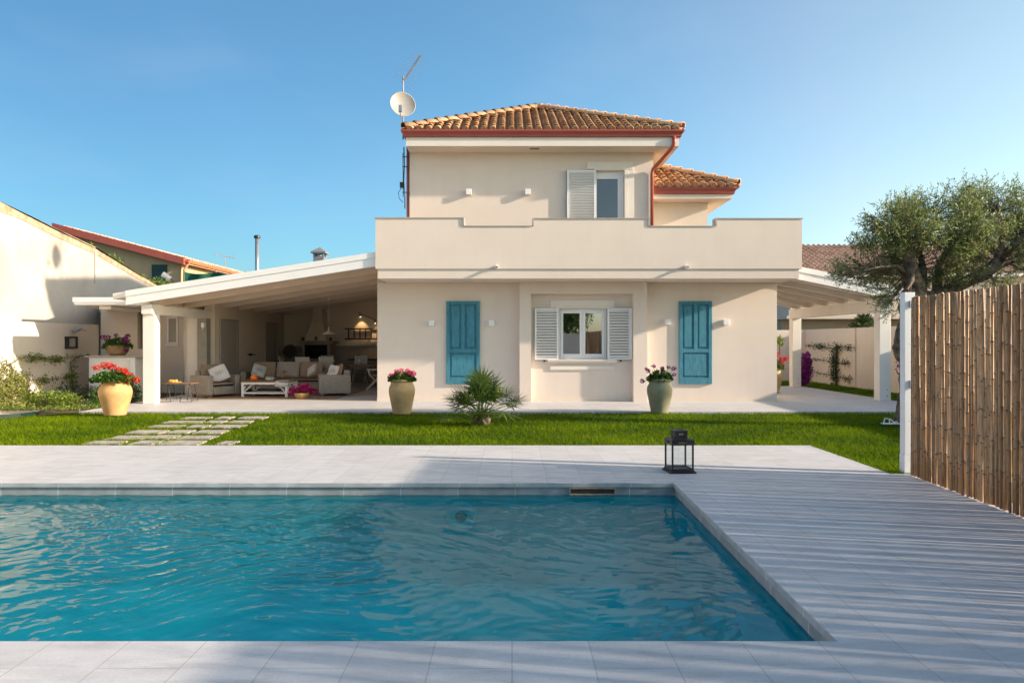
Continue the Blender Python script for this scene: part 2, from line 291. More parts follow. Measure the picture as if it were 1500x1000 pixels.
# ------------------------------------------------------------------ mesh helpers
def org(o):
    v = Vector((0, 0, 0))
    while o is not None: v += o.location; o = o.parent
    return v
def tag(o, label=None, cat=None, group=None, kind=None):
    if label: o['label'] = label
    if cat: o['category'] = cat
    if group: o['group'] = group
    if kind: o['kind'] = kind
    return o
def thing(name, label, cat, loc, group=None):
    o = bpy.data.objects.new(name, None); COL.objects.link(o); o.location = loc; o.empty_display_size = 0.2
    return tag(o, label, cat, group)
class MB:
    def __init__(s): s.v = []; s.f = []; s.r = []; s.cur = 0.5
    def add(s, vs, fs, r=None):
        o = len(s.v); s.v.extend([tuple(p) for p in vs]); s.f.extend([tuple(i + o for i in f) for f in fs])
        s.r.extend([s.cur if r is None else r] * len(fs)); return s
    def box(s, x0, x1, y0, y1, z0, z1, mtx=None):
        vs = [Vector(p) for p in ((x0, y0, z0), (x1, y0, z0), (x1, y1, z0), (x0, y1, z0), (x0, y0, z1), (x1, y0, z1), (x1, y1, z1), (x0, y1, z1))]
        if mtx: vs = [mtx @ p for p in vs]
        return s.add(vs, [(0, 3, 2, 1), (4, 5, 6, 7), (0, 1, 5, 4), (1, 2, 6, 5), (2, 3, 7, 6), (3, 0, 4, 7)])
    def hexa(s, p):  # 8 corners: bottom ring then top ring
        return s.add(p, [(0, 3, 2, 1), (4, 5, 6, 7), (0, 1, 5, 4), (1, 2, 6, 5), (2, 3, 7, 6), (3, 0, 4, 7)])
    def tube(s, pts, rad, seg=8, cap=True):
        pts = [Vector(p) for p in pts]
        if isinstance(rad, (int, float)): rad = [rad] * len(pts)
        vs = []; fs = []; n = len(pts); prev = None
        for i, p in enumerate(pts):
            d = (pts[min(i + 1, n - 1)] - pts[max(i - 1, 0)]).normalized()
            if prev is None:
                a = Vector((0, 0, 1)) if abs(d.z) < 0.9 else Vector((1, 0, 0)); u = d.cross(a).normalized()
            else:
                u = (prev - d * prev.dot(d)).normalized()
            prev = u; w_ = d.cross(u)
            for k in range(seg):
                t = 2 * math.pi * k / seg; vs.append(p + (u * math.cos(t) + w_ * math.sin(t)) * rad[i])
        for i in range(n - 1):
            for k in range(seg):
                k2 = (k + 1) % seg; fs.append((i * seg + k, i * seg + k2, (i + 1) * seg + k2, (i + 1) * seg + k))
        if cap: fs.append(tuple(range(seg))[::-1]); fs.append(tuple((n - 1) * seg + k for k in range(seg)))
        return s.add(vs, fs)
    def lathe(s, prof, c=(0, 0, 0), seg=32, mtx=None, closed=False):
        vs = []; fs = []; n = len(prof)
        for r, z in prof:
            for k in range(seg):
                t = 2 * math.pi * k / seg; p = Vector((r * math.cos(t), r * math.sin(t), z))
                if mtx: p = mtx @ p
                vs.append(p + Vector(c))
        for i in range(n - 1):
            for k in range(seg):
                k2 = (k + 1) % seg; fs.append((i * seg + k, i * seg + k2, (i + 1) * seg + k2, (i + 1) * seg + k))
        fs.append(tuple(range(seg))[::-1]); fs.append(tuple((n - 1) * seg + k for k in range(seg)))
        return s.add(vs, fs)
    def prism(s, poly, axis, a, b):
        """polygon of 2-D points extruded along an axis; axis 'y': points are (x,z); 'x': (y,z); 'z': (x,y)"""
        def P(p, t): return {'y': (p[0], t, p[1]), 'x': (t, p[0], p[1]), 'z': (p[0], p[1], t)}[axis]
        n = len(poly); vs = [P(p, a) for p in poly] + [P(p, b) for p in poly]
        fs = [tuple(range(n))[::-1], tuple(range(n, 2 * n))] + [(i, (i + 1) % n, n + (i + 1) % n, n + i) for i in range(n)]
        return s.add(vs, fs)
    def wall(s, p0, p1, z0, z1, th, holes=()):
        """vertical wall p0->p1 (x,y), thickness th to the left of the direction, with rectangular holes (u0,u1,z0,z1)"""
        a = Vector((*p0, 0)); d = Vector((*p1, 0)) - a; L = d.length; d.normalize(); nrm = Vector((-d.y, d.x, 0)) * th
        us = sorted({0, L, *[h[0] for h in holes], *[h[1] for h in holes]}); zs = sorted({z0, z1, *[h[2] for h in holes], *[h[3] for h in holes]})
        def solid(i, j):
            if i < 0 or j < 0 or i >= len(us) - 1 or j >= len(zs) - 1: return False
            u = (us[i] + us[i + 1]) / 2; z = (zs[j] + zs[j + 1]) / 2
            return not any(h[0] < u < h[1] and h[2] < z < h[3] for h in holes)
        idx = {}; vs = []; fs = []
        def V(i, j, k):
            if (i, j, k) not in idx:
                idx[(i, j, k)] = len(vs); p = a + d * us[i] + nrm * k; vs.append((p.x, p.y, zs[j]))
            return idx[(i, j, k)]
        for i in range(len(us) - 1):
            for j in range(len(zs) - 1):
                if not solid(i, j): continue
                fs.append((V(i, j, 0), V(i + 1, j, 0), V(i + 1, j + 1, 0), V(i, j + 1, 0)))
                fs.append((V(i, j, 1), V(i, j + 1, 1), V(i + 1, j + 1, 1), V(i + 1, j, 1)))
                if not solid(i - 1, j): fs.append((V(i, j, 0), V(i, j + 1, 0), V(i, j + 1, 1), V(i, j, 1)))
                if not solid(i + 1, j): fs.append((V(i + 1, j, 0), V(i + 1, j, 1), V(i + 1, j + 1, 1), V(i + 1, j + 1, 0)))
                if not solid(i, j - 1): fs.append((V(i, j, 0), V(i, j, 1), V(i + 1, j, 1), V(i + 1, j, 0)))
                if not solid(i, j + 1): fs.append((V(i, j + 1, 0), V(i + 1, j + 1, 0), V(i + 1, j + 1, 1), V(i, j + 1, 1)))
        return s.add(vs, fs)
    def build(s, name, mat, parent=None, loc=None, smooth=False, bevel=0, sub=0):
        o_ = org(parent) if parent else Vector(loc or (0, 0, 0))
        me = bpy.data.meshes.new(name)
        me.from_pydata([(v[0] - o_.x, v[1] - o_.y, v[2] - o_.z) for v in s.v], [], s.f)
        at = me.attributes.new('rnd', 'FLOAT', 'FACE'); at.data.foreach_set('value', s.r)
        if smooth:
            me.polygons.foreach_set('use_smooth', [True] * len(me.polygons))
        me.update(); me.materials.append(M[mat] if isinstance(mat, str) else mat)
        ob = bpy.data.objects.new(name, me); COL.objects.link(ob)
        if parent: ob.parent = parent
        else: ob.location = o_
        if bevel:
            md = ob.modifiers.new('bevel', 'BEVEL'); md.width = bevel; md.segments = 2; md.limit_method = 'ANGLE'
        if sub:
            md = ob.modifiers.new('sub', 'SUBSURF'); md.levels = sub; md.render_levels = sub
        return ob
def np_mesh(name, V, F, rnd, mat, parent=None, loc=None):
    """V (n,3), F (m,k) same-size faces"""
    o_ = org(parent) if parent else Vector(loc or (0, 0, 0))
    V = V - np.array([o_.x, o_.y, o_.z]); k = F.shape[1]
    me = bpy.data.meshes.new(name); me.vertices.add(len(V)); me.vertices.foreach_set('co', V.astype(np.float32).ravel())
    me.loops.add(F.size); me.loops.foreach_set('vertex_index', F.astype(np.int32).ravel())
    me.polygons.add(len(F)); me.polygons.foreach_set('loop_start', (np.arange(len(F)) * k).astype(np.int32))
    at = me.attributes.new('rnd', 'FLOAT', 'FACE'); at.data.foreach_set('value', rnd.astype(np.float32))
    me.update(calc_edges=True); me.validate(); me.materials.append(M[mat])
    ob = bpy.data.objects.new(name, me); COL.objects.link(ob)
    if parent: ob.parent = parent
    else: ob.location = o_
    return ob
def unit(a): return a / np.maximum(1e-9, np.linalg.norm(a, axis=1, keepdims=True))
def leaves(name, C, D, ln, wd, mat, parent=None, loc=None, rnd=None, fold=0.25):
    """diamond leaves at centres C with long directions D"""
    n = len(C); D = unit(D + 1e-6); S = unit(np.cross(D, unit(RNG.normal(size=(n, 3))))); U = np.cross(D, S)
    ln = np.broadcast_to(ln, (n,))[:, None]; wd = np.broadcast_to(wd, (n,))[:, None]
    A = C; B = C + D * ln * 0.5 + S * wd * 0.5 + U * wd * fold; T = C + D * ln; E = C + D * ln * 0.5 - S * wd * 0.5 + U * wd * fold
    V = np.stack([A, B, T, E], 1).reshape(-1, 3); F = np.arange(4 * n).reshape(n, 4)
    return np_mesh(name, V, F, RNG.random(n) if rnd is None else rnd, mat, parent, loc)
def blob_pts(blobs, per):
    C = []; 
    for (x, y, z, rx, ry, rz) in blobs:
        n = max(4, int(per * rx * rz * 4)); p = unit(RNG.normal(size=(n, 3))) * (RNG.random((n, 1)) ** 0.4)
        C.append(p * np.array([rx, ry, rz]) + np.array([x, y, z]))
    return np.concatenate(C)
def copy_tree(o, parent=None, loc=None, rz=None, label=None):
    c = o.copy(); COL.objects.link(c)
    if parent is not None: c.parent = parent
    for ch in list(o.children): copy_tree(ch, c)
    if loc is not None: c.location = loc
    if rz is not None: c.rotation_euler = (0, 0, rz)
    if label: c['label'] = label
    return c
def sweep(mb, prof, path, closed=False):
    """profile (out, z) swept round a horizontal path (x,y,z), outward = right of travel"""
    n = len(path); P = [Vector(p) for p in path]; rings = []
    for i in range(n):
        d1 = (P[i] - P[i - 1]) if (i > 0 or closed) else (P[1] - P[0]); d2 = (P[(i + 1) % n] - P[i]) if (i < n - 1 or closed) else d1
        d1 = Vector((d1.x, d1.y, 0)).normalized(); d2 = Vector((d2.x, d2.y, 0)).normalized()
        n1 = Vector((d1.y, -d1.x, 0)); n2 = Vector((d2.y, -d2.x, 0)); m_ = (n1 + n2).normalized(); k = 1 / max(0.2, m_.dot(n1))
        rings.append([P[i] + m_ * (o * k) + Vector((0, 0, z)) for o, z in prof])
    k = len(prof); vs = [p for r in rings for p in r]; fs = []
    for i in range(n if closed else n - 1):
        j = (i + 1) % n
        for a in range(k): b_ = (a + 1) % k; fs.append((i * k + a, j * k + a, j * k + b_, i * k + b_))
    if not closed: fs.append(tuple(range(k))); fs.append(tuple((n - 1) * k + a for a in range(k))[::-1])
    mb.add(vs, fs)
def G(px, py):  # photo pixel (1500 wide) on the ground -> x, y
    d = EYE * 1000 / (py - 500); return (px - 750) * d / 1000, d

# ------------------------------------------------------------------ ground, deck, terrace, pool
def sheet(name, polys, z, mat, th=0.0, **kw):
    mb = MB()
    for p in polys:
        if th: mb.prism(p, 'z', z - th, z)
        else: mb.add([(x, y, z) for x, y in p], [tuple(range(len(p)))])
    o = mb.build(name, mat, loc=(0, 0, 0)); tag(o, kind='structure'); return o
PX0, PY0, PY1 = -7.2, 3.49, 7.39
def pxr(y): return 1.665 + (y - 3.49) * 0.0218
sheet('ground', [[(-600, -300), (600, -300), (600, PY0 - .3), (-600, PY0 - .3)], [(-600, PY1 + .3), (600, PY1 + .3), (600, 1500), (-600, 1500)],
                 [(-600, PY0 - .3), (PX0 - .3, PY0 - .3), (PX0 - .3, PY1 + .3), (-600, PY1 + .3)], [(2.1, PY0 - .3), (600, PY0 - .3), (600, PY1 + .3), (2.1, PY1 + .3)]], -0.07, 'ground')
DX0, DX1, DY0, DY1 = -12.2, 4.39, -4.6, 10.07
mb = MB()
mb.prism([(DX0, PY1), (DX1 , PY1), (DX1, DY1), (DX0, DY1)], 'z', -0.036, 0)
mb.prism([(DX0, DY0), (4.75, DY0), (4.75, PY0), (DX0, PY0)], 'z', -0.036, 0)
mb.prism([(pxr(PY0), PY0), (4.75, PY0), (4.75, PY1), (pxr(PY1), PY1)], 'z', -0.036, 0)
mb.prism([(DX0, PY0), (PX0, PY0), (PX0, PY1), (DX0, PY1)], 'z', -0.036, 0)
mb.prism([(DX1, PY1), (4.75, PY1), (4.75, 7.93), (DX1, 7.93)], 'z', -0.036, 0)
tag(mb.build('pool_deck', 'deck', loc=(0, 0, 0)), kind='structure')
# coping nose and band round the pool
mb = MB(); g = 0.004
mb.add([(PX0, PY1 - g, 0.001), (pxr(PY1) - g, PY1 - g, 0.001), (pxr(PY1) - g, PY1 - g, -0.045), (PX0, PY1 - g, -0.045)], [(0, 1, 2, 3)])
mb.add([(pxr(PY1) - g, PY1 - g, 0.001), (pxr(PY0) - g, PY0, 0.001), (pxr(PY0) - g, PY0, -0.045), (pxr(PY1) - g, PY1 - g, -0.045)], [(0, 1, 2, 3)])
mb.add([(PX0, PY1 - g, -0.045), (pxr(PY1) - g, PY1 - g, -0.045), (pxr(PY1) + .03, PY1 + 0.03, -0.045), (PX0, PY1 + 0.03, -0.045)], [(0, 1, 2, 3)])
mb.add([(pxr(PY0) - g, PY0, -0.045), (pxr(PY1) - g, PY1 - g, -0.045), (pxr(PY1) + .03, PY1, -0.045), (pxr(PY0) + .03, PY0, -0.045)], [(0, 1, 2, 3)])
tag(mb.build('pool_coping', 'coping_stone', loc=(0, 0, 0)), kind='structure')
xr1, xr0 = pxr(PY1) + 0.016, pxr(PY0) + 0.016; BY = PY1 + 0.016
mb = MB()
mb.add([(PX0, BY, -0.04), (xr1, BY, -0.04), (xr1, BY, -0.16), (PX0, BY, -0.16)], [(0, 1, 2, 3)])
mb.add([(xr1, BY, -0.04), (xr0, PY0 - .02, -0.04), (xr0, PY0 - .02, -0.16), (xr1, BY, -0.16)], [(0, 1, 2, 3)])
mb.add([(PX0, PY0 - .02, -0.03), (xr0, PY0 - .02, -0.03), (xr0, PY0 - .02, -0.16), (PX0, PY0 - .02, -0.16)], [(0, 1, 2, 3)])
tag(mb.build('pool_edge_band', 'band_stone', loc=(0, 0, 0)), kind='structure')
PZ = -1.1
mb = MB()
a, b_, c, d = (PX0, PY0 - .02), (xr0, PY0 - .02), (xr1, BY), (PX0, BY)
for p, q in ((a, b_), (b_, c), (c, d), (d, a)): mb.add([(*p, -0.16), (*q, -0.16), (*q, PZ), (*p, PZ)], [(0, 1, 2, 3)])
mb.add([(*a, PZ), (*b_, PZ), (*c, PZ), (*d, PZ)], [(0, 1, 2, 3)])
basin = tag(mb.build('pool_basin', 'pool_liner', loc=(0, 0, 0)), kind='structure')
def water_surface():
    nx, ny = 620, 280; U, Vv = np.meshgrid(np.linspace(0, 1, nx), np.linspace(0, 1, ny)); y = (PY0 - .02) + Vv * (BY - PY0 + .02)
    xr = pxr(y) + .016; x = PX0 + U * (xr - PX0); rg = np.random.default_rng(3); z = np.zeros_like(x)
    X = x + .16 * np.sin(y * 2.3 + x * .7) + .10 * np.sin(x * 3.1 - y * 1.2); Y = y + .14 * np.sin(x * 1.9 + 1) + .08 * np.sin(x * 4.3 + y * 2.7)
    lively = np.clip((0.2 - x) / 4.0, 0, 1); amp0 = .55 + .75 * lively
    for k in range(90):
        lam = math.exp(rg.uniform(math.log(.06), math.log(.55))); th = R(rg.normal(62, 42)); kx, ky = math.cos(th) * 6.283 / lam, math.sin(th) * 6.283 / lam
        env = .5 + .5 * np.sin(X * rg.uniform(.5, 2) + Y * rg.uniform(.5, 2) + rg.uniform(0, 6.28))
        z += (.00170 * lam ** 0.85) * env * np.sin(kx * X + ky * Y + rg.uniform(0, 6.28)) * (amp0 if lam < .4 else .6 + .35 * lively)
    z -= z.mean(); V = np.stack([x, y, -.133 + z], -1).reshape(-1, 3)
    q = (np.arange(ny - 1)[:, None] * nx + np.arange(nx - 1)[None, :]).ravel(); F = np.stack([q, q + 1, q + nx + 1, q + nx], 1)
    o = np_mesh('pool_water', V, F, np.zeros(len(F)), 'water', loc=(0, 0, 0)); o.data.polygons.foreach_set('use_smooth', [True] * len(F)); tag(o, kind='structure')
water_surface()
# skimmer slot, pool lamp, disc for the bright floor patch
t = thing('pool_skimmer', 'slot of the pool skimmer in the far pool wall above the water', 'skimmer', (0.87, 7.38, -0.09))
x0, x1 = 0.62, 1.12
mb = MB(); mb.box(x0, x1, 7.375, 7.40, -0.062, -0.052).box(x0, x1, 7.375, 7.40, -0.128, -0.115).box(x0, x0 + .012, 7.375, 7.40, -0.115, -0.062).box(x1 - .012, x1, 7.375, 7.40, -0.115, -0.062); mb.build('skimmer_frame', 'gravel', t)
mb = MB(); mb.box(x0 + .012, x1 - .012, 7.39, 7.402, -0.115, -0.062); mb.build('skimmer_mouth', 'dark_wood', t)
t = thing('pool_lamp', 'round white underwater lamp on the far pool wall', 'pool lamp', (-0.55, 7.40, -0.42))
mx = Matrix.Rotation(R(90), 4, 'X')
mb = MB(); mb.lathe([(0.065, 0.0), (0.065, 0.03), (0.165, 0.04), (0.17, 0.0)], (-0.55, 7.395, -0.36), 24, mx); mb.build('lamp_ring', 'white_metal', t, smooth=True)
mb = MB(); mb.lathe([(0.063, 0.0), (0.063, 0.012), (0.03, 0.02)], (-0.55, 7.395, -0.36), 24, mx); mb.build('lamp_lens', 'dark', t)
mb = MB(); mb.lathe([(0.27, 0), (0.27, 0.02), (0.2, 0.04), (0.0, 0.045)], (0.76, 5.5, PZ), 20)
tag(mb.build('bright_patch_disc', 'white_metal', loc=(0.76, 5.5, PZ)), 'pale round disc standing in for the bright light patch on the pool floor near the right end', 'disc')  # added pale disc, its colour stands in for a bright light patch

# lawn
lawn = [[(-12.3, 10.07), (11.5, 10.07), (11.5, 14.75), (-9.36, 14.75), (-9.9, 14.2), (-12.3, 12.4)], [(4.75, -4.6), (11.5, -4.6), (11.5, 10.07), (4.75, 10.07)], [(4.39, 7.94), (4.75, 7.94), (4.75, 10.07), (4.39, 10.07)],
        [(9.8, 14.75), (11.5, 14.75), (11.5, 26.8), (9.8, 26.8)], [(6.8, 23.2), (9.8, 23.2), (9.8, 26.8), (6.8, 26.8)]]
sheet('lawn_ground', lawn, -0.035, 'lawn_base')
TZ = 0.015
sheet('terrace', [[(-9.36, 14.75), (9.8, 14.75), (9.8, 23.2), (-9.36, 23.2)], [(-8.6, 23.2), (-3.4, 23.2), (-3.4, 25.9), (-8.6, 25.9)]], TZ, 'terrace', th=0.08)
sheet('planting_bed', [[(-12.3, 14.0), (-9.9, 14.2), (-9.36, 14.75), (-9.36, 20.6), (-12.3, 20.6)]], -0.01, 'soil')
STONES = [(13.75, [(-6.60, -6.08), (-5.91, -5.64), (-5.47, -4.94)]), (13.05, [(-6.6, -5.92), (-5.82, -5.49), (-5.39, -4.97)]), (12.35, [(-6.53, -5.99), (-5.82, -5.5), (-5.41, -4.87)]),
          (11.58, [(-6.45, -5.89), (-5.80, -5.44), (-5.35, -4.85)]), (10.94, [(-6.4, -5.83), (-5.75, -5.39), (-5.32, -4.76)]), (10.36, [(-6.42, -5.88), (-5.72, -5.36), (-5.28, -4.68), (-4.43, -4.2)])]
words = ['farthest', 'second', 'third', 'fourth', 'fifth', 'nearest']; cw = ['left', 'middle', 'right', 'far right']
SB = []
for i, (y, row) in enumerate(STONES):
    for j, (x0, x1) in enumerate(row):
        hd = (.165, .175, .185, .20, .20, .18)[i]; y0, y1 = y - hd + random.uniform(-.03, .03), y + hd + random.uniform(-.03, .03)
        pts = []
        for (a0, b0, a1, b1) in ((x0, y0, x1, y0), (x1, y0, x1, y1), (x1, y1, x0, y1), (x0, y1, x0, y0)):
            for k in range(4):
                t_ = k / 4; pts.append((a0 + (a1 - a0) * t_ + random.uniform(-.018, .018), b0 + (b1 - b0) * t_ + random.uniform(-.018, .018)))
        mb = MB(); mb.prism(pts, 'z', -0.03, 0.004 + random.uniform(-.004, .004))
        o = mb.build('stepping_stone', 'step', loc=((x0 + x1) / 2, y, 0), bevel=0.008)
        tag(o, f'{"wide" if x1 - x0 > .45 else "narrow"} rough stepping stone, {cw[j]} one in the {words[i]} row across the lawn' if i not in (0, 5) else f'{"wide" if x1 - x0 > .45 else "narrow"} rough stepping stone, {cw[j]} one in the row {"next to the terrace" if i == 0 else "next to the pool deck"}', 'stepping stone', 'stepping stones across the lawn')
        SB.append((x0, x1, y0, y1))
# grass blades
def grass():
    n = 420000; X = RNG.uniform(-12.3, 11.5, n); Y = 7.9 + (26.8 - 7.9) * RNG.random(n) ** 1.9
    ok = ((Y > 10.08) & (Y < 14.74) & ~((X < -9.36) & (Y > 12.4 + (X + 12.3) * 0.8))) | ((X > 4.4) & (Y <= 10.08)) | ((X > 9.8) & (Y >= 14.7)) | ((X > 6.8) & (Y > 23.2))
    for (a0, a1, b0, b1) in SB: ok &= ~((X > a0 + .035) & (X < a1 - .035) & (Y > b0 + .03) & (Y < b1 - .03))
    for (jx, jy, jr) in ((-8.25, 14.3, .26), (-2.33, 14.55, .2), (3.17, 14.75, .2)): ok &= ((X - jx) ** 2 + (Y - jy) ** 2 > jr * jr)
    X, Y = X[ok], Y[ok]; n = len(X)
    pn = 0.5 + 0.5 * np.sin(X * 1.7 + 2 * np.sin(Y * 1.3)) * np.sin(Y * 2.1 + 1.5 * np.sin(X * .9))
    h = RNG.uniform(0.022, 0.045, n) * (0.8 + 0.45 * pn) * np.where(RNG.random(n) > .985, 1.6, 1)
    a_ = RNG.uniform(0, 2 * np.pi, n); wd = RNG.uniform(0.004, 0.009, n); lx = RNG.normal(0, .045, n); ly = RNG.normal(0, .035, n)
    B0 = np.stack([X - np.cos(a_) * wd, Y - np.sin(a_) * wd, np.full(n, -.035)], 1); B1 = np.stack([X + np.cos(a_) * wd, Y + np.sin(a_) * wd, np.full(n, -.035)], 1)
    T = np.stack([X + lx, Y + ly, h - .01], 1)
    V = np.stack([B0, B1, T], 1).reshape(-1, 3)
    o = np_mesh('grass', V, np.arange(3 * n).reshape(n, 3), np.clip(RNG.random(n) * .6 + pn * .4, 0, 1), 'grass', loc=(0, 0, 0)); tag(o, 'short bright green lawn between the pool deck and the terrace', 'grass', kind='stuff')
grass()

# ------------------------------------------------------------------ barrel-tile roof
def tile_face(mb, P0, ux, up, L, slope_len, half, dx=0.225, dl=0.34, r=0.078, hip=True, x_lo=None, x_hi=None):
    """barrel tiles on a face: P0 eave start, ux along the eave, up = up-slope unit; triangle/trapezoid limits by hip lines"""
    ux = Vector(ux); up = Vector(up); nn = ux.cross(up).normalized()
    if nn.z < 0: nn = -nn
    ncol = int(L / dx); off = (L - ncol * dx) / 2 + dx / 2
    horiz = math.hypot(up.x, up.y)
    for i in range(ncol):
        for kind in (0, 1):
            u = off + i * dx + (dx / 2 if kind else 0)
            if u > L: continue
            lim = min(u, L - u) / horiz if hip else slope_len
            lim = min(lim, slope_len)
            k = 0
            while k * dl < lim - 0.02:
                v0 = k * dl - (0.03 if k == 0 else 0); v1 = min(v0 + dl * 1.12, lim + 0.05)
                rr = random.random(); jx = random.uniform(-.006, .006)
                if kind == 0:  # cover tile, convex, sits high at its lower end
                    a0, a1, r0, r1, seg = 0.055, 0.022, r, r * 0.82, 7
                    vs = []; 
                    for (v, h, q) in ((v0, a0, r0), (v1, a1, r1)):
                        for s_ in range(seg):
                            t = math.pi * s_ / (seg - 1); vs.append(Vector(P0) + ux * (u + jx + q * math.cos(t)) + up * v + nn * (h - .03 + q * math.sin(t)))
                    for s_ in range(seg):
                        t = math.pi * s_ / (seg - 1); q = r0 - 0.014; vs.append(Vector(P0) + ux * (u + jx + q * math.cos(t)) + up * v0 + nn * (a0 - .03 + q * math.sin(t)))
                    fs = [(s_, s_ + 1, seg + s_ + 1, seg + s_) for s_ in range(seg - 1)] + [(s_, 2 * seg + s_, 2 * seg + s_ + 1, s_ + 1) for s_ in range(seg - 1)]
                    if k == 0: mb.add([p_ + up * .012 for p_ in vs[2 * seg:]] + [Vector(P0) + ux * (u + jx + q_) + up * (v0 + .012) - nn * .02 for q_ in (-.06, .06)], [tuple(range(seg)) + (seg, seg + 1)], .35)  # mortar plug under the eave tile
                else:  # channel tile, concave
                    a0, a1, r0, r1, seg = 0.045, 0.025, r, r, 5
                    vs = []
                    for (v, h, q) in ((v0, a0, r0), (v1, a1, r1)):
                        for s_ in range(seg):
                            t = math.pi * s_ / (seg - 1); vs.append(Vector(P0) + ux * (u + q * math.cos(t)) + up * v + nn * (h - q * 0.75 * math.sin(t)))
                    fs = [(s_, s_ + 1, seg + s_ + 1, seg + s_) for s_ in range(seg - 1)]
                    rr *= 0.5
                mb.add(vs, fs, rr); k += 1
def cap_line(mb, A, B, r=0.10, dl=0.36):
    A = Vector(A); B = Vector(B); d = B - A; L = d.length; d.normalize(); s = d.cross(Vector((0, 0, 1))).normalized(); u = s.cross(d)
    n = int(L / dl) + 1
    for i in range(n):
        v0 = i * dl; v1 = min(v0 + dl * 1.12, L); seg = 8; vs = []
        for (v, h, q) in ((v0, 0.045, r), (v1, 0.01, r * .8), (v0, 0.045, r - .016)):
            for k in range(seg):
                t = math.pi * (1.1 * k / (seg - 1) - .05); vs.append(A + d * v + s * q * math.cos(t) + u * (h + q * math.sin(t)))
        mb.add(vs, [(k, k + 1, seg + k + 1, seg + k) for k in range(seg - 1)] + [(k, 2 * seg + k, 2 * seg + k + 1, k + 1) for k in range(seg - 1)], random.uniform(.3, 1))
def clip_x(o, x):
    bm = bmesh.new(); bm.from_mesh(o.data); c = x - org(o).x
    bmesh.ops.bisect_plane(bm, geom=bm.verts[:] + bm.edges[:] + bm.faces[:], plane_co=(c, 0, 0), plane_no=(1, 0, 0), clear_inner=True)
    bm.to_mesh(o.data); bm.free()
def hip_roof(x0, x1, y0, y1, z, rise, parent, mat='roof_tile'):
    hx, hy = (x1 - x0) / 2, (y1 - y0) / 2; h = min(hx, hy); zt = z + rise * h
    if hx >= hy: R0, R1 = (x0 + h, (y0 + y1) / 2, zt), (x1 - h, (y0 + y1) / 2, zt)
    else: R0, R1 = ((x0 + x1) / 2, y0 + h, zt), ((x0 + x1) / 2, y1 - h, zt)
    sl = math.hypot(h, h * rise); c, s = h / sl, h * rise / sl
    mb = MB(); e = 0.0
    A, B, C_, D_ = (x0, y0, z - .04), (x1, y0, z - .04), (x1, y1, z - .04), (x0, y1, z - .04)
    T0, T1 = (R0[0], R0[1], zt - .04), (R1[0], R1[1], zt - .04)
    base = MB()
    if hx >= hy: base.add([A, B, C_, D_, T0, T1], [(0, 1, 5, 4), (1, 2, 5), (2, 3, 4, 5), (3, 0, 4), (3, 2, 1, 0)])
    else: base.add([A, B, C_, D_, T0, T1], [(0, 1, 4), (1, 2, 5, 4), (2, 3, 5), (3, 0, 4, 5), (3, 2, 1, 0)])
    rf = base.build('roof', mat, parent)
    tile_face(mb, (x0, y0, z), (1, 0, 0), (0, c, s), x1 - x0, sl, hx)
    tile_face(mb, (x1, y0, z), (0, 1, 0), (-c, 0, s), y1 - y0, sl, hy)
    tile_face(mb, (x1, y1, z), (-1, 0, 0), (0, -c, s), x1 - x0, sl, hx)
    tile_face(mb, (x0, y1, z), (0, -1, 0), (c, 0, s), y1 - y0, sl, hy)
    o = mb.build('roof_tiles', mat, rf, smooth=True)
    mb = MB()
    q = 0.05
    for K, T in (((x0 + .03, y0 + .03, z + q), R0), ((x1 - .03, y0 + .03, z + q), R1 if hx >= hy else R0), ((x1 - .03, y1 - .03, z + q), R1), ((x0 + .03, y1 - .03, z + q), R0 if hx >= hy else R1)):
        cap_line(mb, K, (T[0], T[1], T[2] + q))
    if abs(hx - hy) > .05: cap_line(mb, (R0[0], R0[1], zt + q), (R1[0], R1[1], zt + q))
    for T in {R0, R1}: mb.lathe([(.13, -.02), (.12, .06), (.07, .13), (0, .16)], (T[0], T[1], zt + q - .02), 10)
    mb.build('ridge_tiles', mat, rf, smooth=True)
    return rf
GUT = [(0, 0.0), (0.03, 0.0), (0.042, 0.02), (0.045, 0.06), (0.09, 0.125), (0.105, 0.13), (0.105, 0.165), (0.0, 0.165)]

# ------------------------------------------------------------------ the villa
YW, YF = 17.39, 16.29
V_ = thing('villa', 'two-storey cream villa with a red-guttered tiled hip roof and stepped balcony parapet', 'house', (1.6, YW, 0))
# ground floor walls
wx0, wx1 = -3.43, 6.75
wy1 = 25.79
winx0, winx1, winz0, winz1 = 1.19, 2.41, 1.075, 2.365
mb = MB(); mb.wall((wx0, YW), (wx1, YW), -.05, 3.03, 0.3, [(winx0 - wx0, winx1 - wx0, winz0, winz1)])
mb.wall((wx1, YW + .3), (wx1, wy1 - .3), -.05, 3.03, 0.3); mb.wall((wx1, wy1), (wx0, wy1), -.05, 3.03, 0.3); mb.wall((wx0, wy1 - .3), (wx0, YW + .3), -.05, 3.03, 0.3)
mb.build('wall', 'stucco', V_)
mb = MB(); mb.box(wx0 + .35, wx1 - .35, YW + .35, wy1 - .35, 0.0, 0.02); mb.build('room_floor', 'inner', V_)
mb = MB(); mb.box(wx0 + .0, wx1 - .0, YW + .04, wy1, 3.035, 3.055); mb.build('ceiling', 'inner', V_)
# frame round the recess (raised pilasters and lintel band)
YP = YW - 0.25
mb = MB()
mb.prism([(0.19, 0.0), (0.48, 0.0), (0.48, 2.73), (3.05, 2.73), (3.05, 0.0), (3.40, 0.0), (3.40, 3.03), (0.19, 3.03)], 'y', YP, YW - .002)
mb.build('wall_frame', 'stucco', V_)
mb = MB(); mb.box(wx0 - .004, 0.19, YW - .012, YW - .001, -.02, 0.10).box(0.48, 3.05, YW - .012, YW - .001, -.02, 0.10).box(3.40, wx1 + .004, YW - .012, YW - .001, -.02, 0.10); mb.build('skirting', 'stucco_side', V_)
